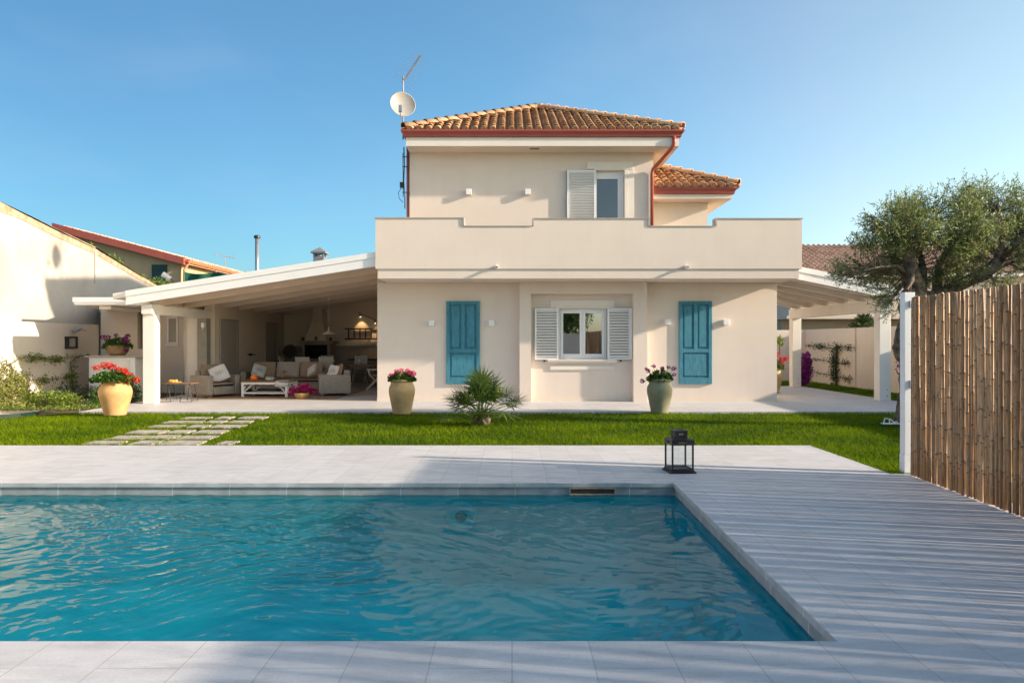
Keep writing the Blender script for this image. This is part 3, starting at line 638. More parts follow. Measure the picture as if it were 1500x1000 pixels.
# balcony box: lip + parapet with stepped top
mb = MB(); mb.box(-3.21, 6.86, YF + .03, wy1 - .5, 3.034, 3.26)
mb.build('balcony_slab', 'stucco', V_)
st = [(-3.26, 3.262), (6.92, 3.262), (6.92, 4.45), (4.87, 4.45), (4.87, 4.265), (3.27, 4.265), (3.27, 4.45), (0.505, 4.45), (0.505, 4.27), (-1.157, 4.27), (-1.157, 4.465), (-3.26, 4.465)]
mb = MB(); mb.prism(st, 'y', YF, YF + .22)
mb.box(-3.26, -3.04, YF + .22, 26.0, 3.262, 4.465); mb.box(6.70, 6.92, YF + .22, 26.0, 3.262, 4.45); mb.build('parapet', 'stucco', V_)
mb = MB(); c_ = 0.022
for (x0, x1, z) in ((4.85, 6.94, 4.45), (3.29, 4.85, 4.265), (0.485, 3.29, 4.45), (-1.137, 0.485, 4.27), (-3.28, -1.137, 4.465)):
    mb.box(x0, x1, YF - .02, YF + .24, z, z + c_)
mb.box(4.85, 4.89, YF - .02, YF + .24, 4.287, 4.45).box(3.25, 3.29, YF - .02, YF + .24, 4.287, 4.45).box(0.485, 0.525, YF - .02, YF + .24, 4.292, 4.45).box(-1.177, -1.137, YF - .02, YF + .24, 4.292, 4.465)
mb.box(-3.28, -3.02, YF + .24, 26.02, 4.465, 4.487).box(6.68, 6.94, YF + .24, 26.02, 4.45, 4.472)
mb.build('parapet_coping', 'coping', V_)
# upper floor
ux0, ux1, uy1 = -2.61, 3.60, 22.75
dx0, dx1, dz1 = 2.14, 2.86, 5.88
mb = MB(); mb.wall((ux0, YW), (ux1, YW), 3.262, 6.33, 0.3, [(dx0 - ux0, dx1 - ux0, 3.35, dz1)])
mb.wall((ux1, YW + .3), (ux1, uy1 - .3), 3.262, 6.33, 0.3); mb.wall((ux1, uy1), (ux0, uy1), 3.262, 6.33, 0.3); mb.wall((ux0, uy1 - .3), (ux0, YW + .3), 3.262, 6.33, 0.3); mb.box(ux0 + .35, 3.25, YW + 1.8, YW + 1.9, 3.30, 6.28)
mb.build('upper_wall', 'stucco', V_)
mb = MB(); mb.box(ux0 + .001, 4.11, 16.80, 23.4, 6.334, 6.71); mb.build('eaves', 'trim', V_)
mb = MB(); mb.box(ux0 + .02, 4.09, 16.82, 23.38, 6.327, 6.3335)
mb.build('soffit', 'stucco_side', V_)
rf = hip_roof(-2.69, 4.22, 16.74, 23.48, 6.72, 0.485, V_)
mb = MB(); sweep(mb, GUT, [(-2.62, 16.795, 6.545), (4.12, 16.795, 6.545), (4.12, 23.41, 6.545), (-2.62, 23.41, 6.545)], True); mb.build('gutter', 'red_metal', rf)
mb = MB(); mb.box(0.44, 0.68, 16.95, 17.05, 6.318, 6.326); mb.build('soffit_vent', 'rust', V_)
# right rear wing
mb = MB(); mb.wall((ux1 + .001, 18.05), (5.17, 18.05), 3.262, 5.2, 0.3); mb.wall((5.17, 18.35), (5.17, 22.9), 3.262, 5.2, 0.3); mb.wall((5.17, 23.2), (ux1, 23.2), 3.262, 5.2, .3); mb.build('wing_wall', 'stucco_side', V_)
mb = MB(); mb.box(ux1 + .002, 5.66, 17.55, 23.7, 5.202, 5.49); mb.build('wing_eaves', 'stucco_side', V_)
rf2 = hip_roof(2.0, 5.82, 17.44, 23.8, 5.50, 0.50, V_)
rf2.name = 'wing_roof'
for o_ in (rf2, *rf2.children): clip_x(o_, 3.615)
mb = MB(); sweep(mb, GUT, [(3.62, 17.545, 5.31), (5.67, 17.545, 5.31), (5.67, 23.71, 5.31)]); mb.build('wing_gutter', 'red_metal', rf2)
# downpipes
def pipe(pts, r, name, mat, parent, seg=10):
    mb = MB(); mb.tube(pts, r, seg); return mb.build(name, mat, parent, smooth=True)
pipe([(3.98, 16.76, 6.56), (3.98, 16.76, 6.42), (3.97, 16.78, 6.35), (3.94, 16.83, 6.29), (3.66, 17.22, 5.98), (3.58, 17.31, 5.90), (3.555, 17.33, 5.80), (3.555, 17.33, 4.27)], 0.045, 'downpipe', 'red_metal', V_)
pipe([(-2.655, 17.46, 6.5), (-2.655, 17.46, 3.35)], 0.045, 'downpipe', 'red_metal', V_)
mb = MB(); mb.tube([(-2.74, 17.3, 6.45), (-2.73, 17.32, 6.0), (-2.745, 17.3, 5.6), (-2.72, 17.32, 5.2), (-2.72, 17.35, 4.9)], 0.016, 6).tube([(-2.765, 17.3, 6.3), (-2.76, 17.32, 5.2)], 0.010, 6)
for z in (6.2, 5.95, 5.3): mb.box(-2.78, -2.61, 17.30, 17.34, z, z + .015)
mb.box(-2.84, -2.77, 17.27, 17.33, 5.42, 5.56); mb.tube([(-2.80, 17.3, 5.42), (-2.88, 17.3, 5.3), (-2.86, 17.3, 5.15), (-2.76, 17.3, 5.05)], 0.008, 5)
mb.build('aerial_cable', 'dark', V_)
# windows
def louver_shutter(mb_frame, mb_slats, x0, x1, z0, z1, y, t=0.035, bw=0.05):
    mb_frame.box(x0, x0 + bw, y, y + t, z0, z1).box(x1 - bw, x1, y, y + t, z0, z1).box(x0 + bw, x1 - bw, y + .001, y + t - .001, z0, z0 + bw).box(x0 + bw, x1 - bw, y + .001, y + t - .001, z1 - bw, z1)
    zm = (z0 + z1) / 2
    n = int((z1 - z0 - 2 * bw) / 0.068)
    for i in range(n):
        z = z0 + bw + (i + .5) * (z1 - z0 - 2 * bw) / n
        mx = Matrix.Translation((0, y + t / 2, z)) @ Matrix.Rotation(R(40), 4, 'X')
        mb_slats.box(x0 + bw, x1 - bw, -.004, .004, -.034, .034, mx)
def shutter(x0, x1, z0, z1, y, parent):
    a_, b2 = MB(), MB(); louver_shutter(a_, b2, x0, x1, z0, z1, y)
    o = a_.build('shutter', 'white_metal', parent); b2.build('louvres', 'white_metal', o)
    e = MB(); e.box(x0 - .008, x1 + .008, y + .036, y + .044, z0 - .01, z1 + .01); e.build('shutter_backing', 'dark_gap', o)  # dark grey sheet behind the slats, slightly larger than the frame
    h = MB(); h.box(x0 + .02, x0 + .05, y - .02, y - .001, (z0 + z1) / 2 - .2, (z0 + z1) / 2 - .17).box(x0 + .03, x0 + .09, y - .03, y - .02, (z0 + z1) / 2 - .19, (z0 + z1) / 2 - .18); h.build('latch', 'white_metal', o)
    return o
W_ = MB(); f = 0.045; y = YW + .05
W_.box(winx0 + .003, winx0 + f, y, y + .06, winz0, winz1).box(winx1 - f, winx1 - .003, y, y + .06, winz0, winz1).box(winx0 + f, winx1 - f, y + .001, y + .059, winz0 + .003, winz0 + f).box(winx0 + f, winx1 - f, y + .001, y + .059, winz1 - f, winz1 - .003)
wf = W_.build('window', 'white_metal', V_, bevel=.004)
xm = (winx0 + winx1) / 2
for (a0, a1) in ((winx0 + f + .002, xm - .002), (xm + .002, winx1 - f - .002)):
    s_ = MB(); q = 0.07; z0, z1 = winz0 + f + .002, winz1 - f - .002; yy = y - .012
    s_.box(a0, a0 + q, yy, yy + .05, z0, z1).box(a1 - q, a1, yy, yy + .05, z0, z1).box(a0 + q, a1 - q, yy + .001, yy + .049, z0, z0 + q + .02).box(a0 + q, a1 - q, yy + .001, yy + .049, z1 - q, z1)
    s_.build('casement', 'white_metal', wf, bevel=.004)
    g_ = MB(); g_.add([(a0 + q, yy + .02, z0 + q + .02), (a1 - q, yy + .02, z0 + q + .02), (a1 - q, yy + .02, z1 - q), (a0 + q, yy + .02, z1 - q)], [(0, 1, 2, 3)]); g_.build('pane', 'glass_low', wf)
t_ = MB(); t_.box(0.98, 2.61, YW - .03, YW - .001, 2.375, 2.575).box(1.12, 2.48, YW - .05, YW - .001, 2.368, 2.40); t_.build('lintel', 'trim', wf, bevel=.004)
t_ = MB(); t_.prism([(YW - .001, 1.07), (YW - .11, 1.07), (YW - .11, 1.045), (YW - .09, 1.03), (YW - .07, 0.995), (YW - .001, 0.985)], 'x', 0.90, 2.66); t_.box(0.97, 2.61, YW - .035, YW - .001, 0.81, 0.905); t_.build('sill', 'trim', wf)
shutter(0.575, 1.185, 1.065, 2.375, YW - .075, wf); s2 = shutter(2.42, 3.01, 1.065, 2.375, YW - .075, wf)
k = MB(); k.box(2.975, 3.04, YW - .12, YW - .085, 1.08, 2.36); k.build('shutter_edge', 'white_metal', s2)
for kx in (.80, 2.74): k = MB(); k.box(kx, kx + .04, YW - .10, YW - .002, 1.02, 1.06); k.build('shutter_catch', 'dark', wf)
# upper glazed door
W_ = MB(); y = YW + .10; z0, z1 = 3.36, dz1
W_.box(dx0 + .003, dx0 + .03, y, y + .06, z0, z1).box(dx1 - .15, dx1 - .003, y, y + .06, z0, z1).box(dx0 + .03, dx1 - .15, y + .001, y + .059, z1 - .19, z1 - .003).box(dx0 + .03, dx1 - .15, y + .001, y + .059, z0, z0 + .15)
dr = W_.build('glazed_door', 'white_metal', V_, bevel=.004)
g_ = MB(); g_.add([(dx0 + .03, y + .03, z0 + .15), (dx1 - .15, y + .03, z0 + .15), (dx1 - .15, y + .03, z1 - .19), (dx0 + .03, y + .03, z1 - .19)], [(0, 1, 2, 3)]); g_.build('pane', 'glass_up', dr)
t_ = MB(); t_.box(1.91, 3.08, YW - .03, YW - .001, 5.90, 6.09).box(2.86, 2.93, YW - .05, YW - .001, 3.3, 5.93).box(2.08, 2.86, YW - .05, YW - .001, 5.88, 5.93).box(2.94, 3.10, YW - .03, YW - .001, 3.3, 5.89); t_.build('door_surround', 'trim', dr, bevel=.004)
shutter(1.395, 2.13, 3.45, 5.87, YW - .09, dr)

# wall lamps
def cube_lamp(x, z, label, y=YW):
    mb = MB(); mb.box(x - .07, x + .07, y - .12, y - .012, z - .07, z + .07)
    t = thing('wall_lamp', label, 'wall lamp', (x, y, z), 'white cube wall lamps on the villa')
    mb.build('lamp_body', 'white_metal', t, bevel=.006); mb = MB(); mb.box(x - .04, x + .04, y - .012, y - .001, z - .05, z + .05); mb.build('wall_plate', 'galv', t)
for (x, z, lb) in ((-1.095, 5.32, 'white cube lamp on the upper storey wall, farther from the glazed door'), (0.40, 5.32, 'white cube lamp on the upper storey wall, nearer the glazed door'),
                   (-2.035, 2.0, 'white cube lamp between the open patio and the teal panel'), (-0.52, 2.0, 'white cube lamp between the weathered teal panel and the window frame'),
                   (3.95, 2.03, 'white cube lamp above the olive green jar'), (5.43, 2.02, 'white cube lamp near the right corner of the ground floor')):
    cube_lamp(x, z, lb)
# small security cameras on the parapet lip
for (x, lb) in ((-0.375, 'small white camera under the balcony, left of the window'), (4.15, 'small white camera under the balcony, above the right teal panel')):
    t = thing('security_camera', lb, 'security camera', (x, YF, 3.31), 'small cameras on the balcony front')
    mb = MB(); mb.lathe([(0.04, 0), (0.04, .02), (0.02, .03)], (x, YF - .001, 3.31), 12, Matrix.Rotation(R(90), 4, 'X')); mb.build('mount', 'white_metal', t, smooth=True)
    mb = MB(); mb.tube([(x - .01, YF - .03, 3.315), (x + .02, YF - .14, 3.29)], 0.03, 12); o = mb.build('camera_body', 'white_metal', t)
    mb = MB(); mb.tube([(x + .02, YF - .141, 3.29), (x + .023, YF - .148, 3.289)], 0.022, 12); mb.build('lens', 'dark', o)

# teal panels (old shutters hung on the wall)
def teal_panel(x0, x1, label):
    z0, z1 = 0.45, 2.555; y1 = YW - .004; y0 = y1 - .055
    t = thing('shutter_panel', label, 'painted panel', ((x0 + x1) / 2, YW, z0), 'teal wooden panels hung on the villa')
    b = 0.085; xm = (x0 + x1) / 2; zr = z0 + .80
    fr = MB(); fr.box(x0, x0 + b, y0, y1, z0, z1).box(x1 - b, x1, y0, y1, z0, z1).box(x0 + b, x1 - b, y0 + .001, y1, z0, z0 + .16).box(x0 + b, x1 - b, y0 + .001, y1, z1 - .075, z1).box(x0 + b, x1 - b, y0 + .001, y1, zr, zr + .09).box(xm - .045, xm + .045, y0 + .002, y1, zr + .09, z1 - .075)
    fr.build('frame', 'teal', t, bevel=.005)
    for (a0, a1, c0, c1) in ((x0 + b, x1 - b, z0 + .16, zr), (x0 + b, xm - .045, zr + .09, z1 - .075), (xm + .045, x1 - b, zr + .09, z1 - .075)):
        p = MB(); p.box(a0, a1, y1 - .02, y1 - .001, c0, c1); e = .035
        p.hexa([(a0 + e, y1 - .02, c0 + e), (a1 - e, y1 - .02, c0 + e), (a1 - e, y1 - .02, c1 - e), (a0 + e, y1 - .02, c1 - e), (a0 + e + .02, y1 - .042, c0 + e + .02), (a1 - e - .02, y1 - .042, c0 + e + .02), (a1 - e - .02, y1 - .042, c1 - e - .02), (a0 + e + .02, y1 - .042, c1 - e - .02)])
        p.build('panel', 'teal', t)
teal_panel(-1.67, -0.82, 'tall teal wooden panel with flaking paint, behind the small palm')
teal_panel(4.245, 5.08, 'tall smooth teal wooden panel beside the olive green jar')

# satellite dish and aerial
t = thing('satellite_dish', 'grey-white satellite dish on a pole at the left corner of the tiled roof', 'satellite dish', (-2.78, 17.5, 6.75))
ctr = Vector((-2.78, 17.28, 7.49)); mx = Matrix.Rotation(R(20), 4, 'Z') @ Matrix.Rotation(R(81), 4, 'X')
prof = [(0.001, 0.0), (0.12, 0.012), (0.22, 0.04), (0.31, 0.085), (0.325, 0.095), (0.32, 0.08), (0.22, 0.028), (0.12, 0.0), (0.001, -0.012)]
mb = MB(); mb.lathe(prof, ctr, 40, Matrix.Diagonal((0.93, 1.08, 1, 1)) @ Matrix.Identity(4) if False else mx); mb.build('dish', mat_noise('dish_paint', (0.36, 0.345, 0.32), 0.05, 4, 0.5, 0), t, smooth=True)
mb = MB(); mb.tube([ctr + Vector((-.0, -.02, -.33)), ctr + Vector((.02, -.28, -.40)), ctr + Vector((0, -.42, -.22))], 0.012, 6); mb.box(-2.80, -2.72, 16.84, 16.92, 7.20, 7.36); mb.build('feed_arm', 'galv', t)
mb = MB(); mb.tube([(-2.78, 17.42, 6.68), (-2.78, 17.42, 8.3)], 0.022, 8).tube([(-2.78, 17.42, 7.5), (-2.78, 17.3, 7.5)], 0.03, 8); mb.build('mast', 'galv', t)
t = thing('tv_aerial', 'slanting television aerial with thin cross rods above the satellite dish', 'aerial', (-2.78, 17.42, 8.2))
a0, a1 = Vector((-2.80, 17.45, 8.14)), Vector((-2.28, 17.1, 8.70))
mb = MB(); mb.tube([a0, a1], 0.022, 6); mb.build('boom', 'galv', t)
mb = MB(); dd = (a1 - a0).normalized(); sd = Vector((0.55, 0.80, -.25)).normalized()
for i in range(12):
    p = a0.lerp(a1, i / 11); L = 0.34 - .012 * i; mb.tube([p - sd * L, p + sd * L], 0.0035, 4)
mb.build('cross_rods', 'galv', t)

# ------------------------------------------------------------------ left pergola
def pb(x): return 3.33 + 0.155 * (x + 3.27)
P_ = thing('pergola', 'large white pergola roof sloping down from the villa over the furnished patio', 'pergola', (-6, 17, 0))
def slope_bar(mb, x0, x1, y0, y1, off0, off1, fn=pb):
    mb.hexa([(x0, y0, fn(x0) + off0), (x1, y0, fn(x1) + off0), (x1, y1, fn(x1) + off0), (x0, y1, fn(x0) + off0), (x0, y0, fn(x0) + off1), (x1, y0, fn(x1) + off1), (x1, y1, fn(x1) + off1), (x0, y1, fn(x0) + off1)])
mb = MB(); slope_bar(mb, -9.25, -3.265, 16.35, 16.42, 0.0, 0.20); slope_bar(mb, -9.25, -3.265, 16.33, 16.42, 0.202, 0.34); mb.build('fascia', 'white_metal', P_)
mb = MB(); slope_bar(mb, -9.6, -3.265, 16.42, 26.0, 0.2, 0.335); mb.build('roof', 'white_wood', P_)
mb = MB()
for i in range(60):
    y0 = 16.43 + i * 0.158
    slope_bar(mb, -9.3, -3.3, y0, y0 + .150, 0.185, 0.198)
mb.build('ceiling_boards', 'beige_wood', P_)
for y in (17.6, 18.9, 20.2, 21.5, 22.8, 24.1, 25.4):
    mb = MB(); slope_bar(mb, -9.1, -3.435, y, y + .10, 0.0, 0.184); mb.build('rafter', 'white_wood' if y < 17 else 'beige_wood', P_, bevel=.006)
mb = MB(); mb.box(-3.425, -3.268, 17.3, 26.0, 3.035, 3.49); mb.build('wall_plate', 'beige_wood', P_)  # filler added to stop sun leaking between house wall and pergola roof
mb = MB(); mb.box(-8.96, -8.70, 16.5, 19.75, 2.19, 2.42); mb.build('beam', 'white_wood', P_, bevel=.008)
mb = MB(); mb.box(-8.98, -8.69, 16.6, 16.86, TZ, 2.188).box(-8.975, -8.695, 16.605, 16.855, 2.42, 2.44); mb.build('post', 'white_wood', P_, bevel=.01)
# ------------------------------------------------------------------ annex on the left with its low roof
A_ = thing('annex', 'low cream outbuilding with taupe doors beside the patio', 'outbuilding', (-10, 20.5, 0))
mb = MB(); mb.wall((-12.35, 20.5), (-9.30, 20.5), -.05, 2.5, .3, [(1.10, 1.35, 1.30, 2.40), (2.00, 2.33, 1.46, 2.27)]); mb.wall((-9.28, 19.78), (-9.28, 20.48), -.05, 2.5, .2)
mb.build('wall', 'stucco', A_)
mb = MB(); mb.wall((-8.6, 19.75), (-8.6, 25.8), 0, 2.67, -.3 if False else .3)
mb.v = [(v[0] , v[1], v[2]) for v in mb.v]; mb.build('patio_side_wall', 'patio_wall', A_)
mb = MB(); mb.box(-11.2, -11.0, 20.66, 20.7, 1.3, 2.4); mb.build('niche_back', 'coping', A_)
W_ = MB(); x0, x1, z0, z1 = -10.35, -10.02, 1.46, 2.27
W_.box(x0, x0 + .05, 20.47, 20.55, z0, z1).box(x1 - .05, x1, 20.47, 20.55, z0, z1).box(x0 + .05, x1 - .05, 20.471, 20.549, z0, z0 + .05).box(x0 + .05, x1 - .05, 20.471, 20.549, z1 - .05, z1).box(x0 - .04, x1 + .04, 20.42, 20.469, z0 - .06, z0 - .01)
wf = W_.build('window', 'white_metal', A_); g_ = MB(); g_.box(x0 + .05, x1 - .05, 20.50, 20.51, z0 + .05, z1 - .05); g_.build('pane', 'coping', wf)
mb = MB(); mb.box(-9.33, -9.0, 19.60, 19.74, 0, 2.25); mb.build('white_panel', 'trim', A_)
mb = MB(); mb.box(-8.99, -8.72, 19.5, 19.76, 0, 2.19); mb.build('concrete_column', 'concrete', A_)
mb = MB(); mb.tube([(-9.78, 20.42, 0), (-9.78, 20.42, 2.4)], 0.05, 10); mb.build('downpipe', 'white_metal', A_, smooth=True)
for (y0, y1, lab) in ((20.1, 21.25, 0), (23.75, 24.85, 1)):
    d_ = MB(); d_.box(-8.60, -8.555, y0, y1, 0.02, 2.14); dr = d_.build('door', 'grey_paint', A_, bevel=.004)
    f_ = MB(); f_.box(-8.60, -8.535, y0 - .07, y0, 0.02, 2.20).box(-8.60, -8.535, y1, y1 + .07, .02, 2.20).box(-8.60, -8.536, y0, y1, 2.141, 2.20); f_.build('door_frame', 'cushion_pale', dr)
    h_ = MB(); h_.box(-8.555, -8.50, y0 + .12, y0 + .15, 1.02, 1.05).box(-8.515, -8.50, y0 + .12, y0 + .28, 1.02, 1.05).box(-8.556, -8.55, y0 + .10, y0 + .17, .92, 1.14); h_.build('handle', 'galv', dr)
mb = MB(); mb.box(-8.6, -8.545, 22.2, 22.75, 1.08, 1.11).box(-8.58, -8.50, 22.25, 22.35, 1.07, 1.14); mb.build('coat_rail', 'dark', A_)
mb = MB(); mb.box(-8.6, -3.27, 25.801, 26.0, 0.0, 3.45); mb.build('patio_back_wall', 'patio_wall', A_)
mb = MB(); mb.box(-8.59, -3.44, 25.78, 25.80, 0.0, 1.36); mb.build('wainscot', 'wains', A_)
# low roof with box gutter
mb = MB(); mb.hexa([(-11.05, 17.63, 2.46), (-9.13, 17.63, 2.46), (-9.13, 20.8, 2.46), (-12.3, 20.8, 2.46), (-11.05, 17.63, 2.56), (-9.13, 17.63, 2.60), (-9.13, 20.8, 2.95), (-12.3, 20.8, 2.80)]); rf3 = mb.build('low_roof', 'white_wood', A_)
mb = MB(); sweep(mb, [(0, 0), (.10, 0), (.12, .03), (.12, .07), (.14, .08), (.14, .20), (0, .20)], [(-11.10, 20.4, 2.46), (-11.10, 17.6, 2.46), (-9.3, 17.6, 2.46)]); mb.build('box_gutter', 'white_metal', rf3)
mb = MB(); mb.box(-12.6, -8.91, 20.82, 26.2, 2.42, 2.62); mb.build('flat_roof', 'concrete', A_)
mb = MB(); mb.box(-10.7, -10.4, 17.7, 20.4, 2.36, 2.45); mb.build('roof_bracket', 'trim', A_)
# flue pipe and chimneys
t = thing('flue_pipe', 'thin steel flue pipe with a black cap above the pergola roof', 'flue pipe', (-9.67, 26, 2.6))
mb = MB(); mb.tube([(-9.67, 25.9, 2.6), (-9.67, 25.9, 5.42)], 0.075, 14); mb.build('pipe', 'galv', t, smooth=True)
mb = MB(); mb.lathe([(.085, 0), (.12, .02), (.12, .09), (.09, .12)], (-9.67, 25.9, 5.43), 14); mb.build('cap', 'dark', t)
t = thing('chimney', 'square grey chimney with a pyramid cap above the pergola roof', 'chimney', (-7.4, 26.3, 3))
mb = MB(); mb.box(-7.60, -7.20, 26.1, 26.5, 2.9, 4.78).box(-7.60, -7.52, 26.1, 26.18, 4.78, 4.9).box(-7.28, -7.20, 26.1, 26.18, 4.78, 4.9).box(-7.60, -7.52, 26.42, 26.5, 4.78, 4.9).box(-7.28, -7.20, 26.42, 26.5, 4.78, 4.9).box(-7.45, -7.35, 26.1, 26.18, 4.78, 4.9); mb.build('stack', mat_noise('grey_stone', (0.20, 0.21, 0.22), 0.2, 8, 0.9, 0.3), t)
mb = MB(); mb.box(-7.68, -7.12, 26.02, 26.58, 4.901, 4.96); mb.add([(-7.68, 26.02, 4.96), (-7.12, 26.02, 4.96), (-7.12, 26.58, 4.96), (-7.68, 26.58, 4.96), (-7.4, 26.3, 5.16)], [(0, 1, 4), (1, 2, 4), (2, 3, 4), (3, 0, 4)]); mb.build('cap', bpy.data.materials['grey_stone'], t)
# ------------------------------------------------------------------ right carport
def cbm(x): return 3.20 - 0.207 * (x - 6.75)
P2 = thing('carport', 'white carport with two posts, its roof sloping down from the right side of the villa', 'carport', (8.3, 18, 0))
mb = MB(); slope_bar(mb, 6.93, 10.1, 17.26, 17.33, 0, .19, cbm); slope_bar(mb, 6.93, 10.12, 17.24, 17.33, .192, .33, cbm); mb.build('fascia', 'white_metal', P2)
mb = MB(); slope_bar(mb, 6.93, 10.1, 17.33, 23.4, .18, .32, cbm); mb.build('roof', 'white_wood', P2)
mb = MB()
for i in range(32):
    y0 = 17.34 + i * .189; slope_bar(mb, 6.93, 10.05, y0, y0 + .18, .165, .178, cbm)
mb.build('ceiling_boards', 'beige_wood', P2)
for y in (17.7, 18.8, 19.9, 21.0, 22.1, 23.1):
    mb = MB(); slope_bar(mb, 6.93, 9.8, y, y + .09, 0.03, .164, cbm); mb.build('rafter', 'white_wood', P2, bevel=.006)
mb = MB(); mb.box(9.40, 9.64, 17.35, 23.2, 2.30, 2.60); mb.build('beam', 'white_wood', P2, bevel=.008)
for y in (17.4, 22.8):
    mb = MB(); mb.box(9.37, 9.66, y, y + .28, TZ, 2.298); o = mb.build('post', 'white_wood', P2, bevel=.01)
    for kz in (.14, .30): k = MB(); k.tube([(9.56, y + .003, kz), (9.56, y - .008, kz)], .018, 8); k.build('bolt', 'galv', o)

# ------------------------------------------------------------------ boundary walls
mb = MB(); mb.box(-12.6, -12.4, -5.0, 20.49, -.1, 2.03); tag(mb.build('boundary_wall', 'stucco', loc=(-12.5, 8, 0)), 'white garden wall on the left with a climbing plant trained on it', 'wall')
mb = MB(); mb.box(11.6, 11.8, -5.0, 27.2, -.1, 1.99).box(11.55, 11.6, 23.0, 23.25, -.1, 1.985); tag(mb.build('boundary_wall', 'stucco_side', loc=(11.7, 10, 0)), 'cream garden wall seen under the carport with a climber', 'wall')
mb = MB(); mb.box(6.0, 11.6, 27.0, 27.2, -.1, 1.98); tag(mb.build('boundary_wall', 'stucco', loc=(9, 27, 0)), 'grey-shaded end wall at the back of the carport garden', 'wall')
mb = MB(); mb.box(-12.4, 11.6, -5.2, -5.0, -.1, 2.0); tag(mb.build('boundary_wall', 'stucco', loc=(0, -5, 0)), 'rear garden wall behind the viewer, mirrored in the window panes', 'wall')

# neighbour's big rendered gable wall on the left
T_ = thing('neighbour_building', 'big weathered building whose sloping gable wall fills the left edge', 'building', (-13, 18, 0))
poly = [(8.0, 0), (26.0, 0), (26.0, 3.15), (23.9, 3.66), (20.9, 4.36), (20.88, 4.42), (16.9, 5.02), (8.0, 6.4)]
mb = MB(); mb.prism(poly, 'x', -19.0, -12.75); mb.build('wall', 'old_wall', T_)
mb = MB(); mb.add([(-12.735, y_, z_1) for y_, z_1 in ((8.0, 6.39), (16.9, 5.01), (19.0, 4.64), (20.88, 4.36), (23.9, 3.65), (26.0, 3.13), (26.0, 3.05), (23.9, 3.53), (22.0, 3.93), (20.88, 4.20), (19.0, 4.46), (17.7, 4.70), (16.9, 4.77), (8.0, 6.1))], [tuple(range(14))]); mb.build('damp_stain', 'stain', T_)
mb = MB(); mb.prism([(26.05, 3.13), (23.9, 3.655), (20.9, 4.355), (20.88, 4.415), (16.9, 5.015), (8.0, 6.395), (8.0, 6.41), (16.9, 5.03), (20.9, 4.38), (23.9, 3.68), (26.05, 3.15)], 'x', -19.05, -12.74); mb.build('verge', 'stain', T_)
mb = MB(); mb.box(-12.75, -12.71, 20.82, 20.9, 3.3, 4.33); mb.build('wall_crack_strip', 'old_wall', T_)

# neighbour house, far left, red verge
H1 = thing('neighbour_house', 'ochre house with a long red verge behind the weathered wall', 'house', (-18, 34, 0))
z_ = lambda x: 5.42 + (-15.5 - x) * 0.262
mb = MB(); mb.prism([(-24, 0), (-15.5, 0), (-15.5, z_(-15.5) - .2), (-21.1, z_(-21.1) - .2), (-24, z_(-21.1) - .95)], 'y', 32, 39.0)
mb.build('wall', mat_noise('ochre_render', (0.50, 0.37, 0.22), 0.08, 2, 0.9, 0.2), H1)
mb = MB(); mb.hexa([(-21.3, 31.6, z_(-21.3) - .25), (-15.2, 31.6, z_(-15.2) - .25), (-15.2, 31.9, z_(-15.2) - .25), (-21.3, 31.9, z_(-21.3) - .25), (-21.3, 31.6, z_(-21.3) + .08), (-15.2, 31.6, z_(-15.2) + .08), (-15.2, 31.9, z_(-15.2) + .08), (-21.3, 31.9, z_(-21.3) + .08)])
mb.build('verge_board', 'red_metal', H1)
mb = MB(); up = Vector((-1, 0, .262)).normalized()
tile_face(mb, (-15.1, 31.9, z_(-15.1) + .02), (0, 1, 0), up, 7.4, 6.2, 0, dx=.24, hip=False); tb = MB()
tb.hexa([(-21.1, 31.9, z_(-21.1) - .2), (-15.15, 31.9, z_(-15.15) - .2), (-15.15, 39.3, z_(-15.15) - .2), (-21.1, 39.3, z_(-21.1) - .2), (-21.1, 31.9, z_(-21.1)), (-15.15, 31.9, z_(-15.15)), (-15.15, 39.3, z_(-15.15)), (-21.1, 39.3, z_(-21.1))])
rr = tb.build('roof', 'roof_tile_far', H1); mb.build('roof_tiles', 'roof_tile_far', rr, smooth=True)
mb = MB(); sweep(mb, [(0, 0), (.1, 0), (.12, .12), (0, .12)], [(-15.15, 31.75, z_(-15.15) - .14), (-15.15, 39.2, z_(-15.15) - .14)]); mb.build('gutter', mat_noise('orange_gutter', (0.50, 0.15, 0.07), .1, 4, .5, 0), H1)
mb = MB(); mb.tube([(-15.1, 31.95, z_(-15.15) - .1), (-15.3, 31.9, 4.9), (-15.38, 31.9, 2.0)], .06, 8); mb.build('downpipe', mat_noise('salmon_pipe', (0.55, 0.27, 0.17), .1, 4, .5, 0), H1)
mg_ = mat_noise('dark_green_shutter', (0.015, 0.05, 0.05), .2, 9, .5, 0)
for kb in ((-16.85, -16.15, 31.93, 31.99, 4.0, 5.12), (-18.7, -18.35, 31.93, 31.99, 5.1, 5.3)): mb = MB(); mb.box(*kb); mb.build('window', mg_, H1)
mb = MB(); mb.tube([(-15.3, 36.4, 5.5), (-15.3, 36.4, 6.1)], .02, 6).tube([(-15.75, 36.1, 6.12), (-14.85, 36.7, 6.0)], .02, 6)
for i in range(6):
    mb.tube([(-15.7 + i * .15, 36.1 + i * .1, 6.0), (-15.7 + i * .15, 36.1 + i * .1, 6.22)], .005, 3)
mb.build('aerial', 'galv', H1)
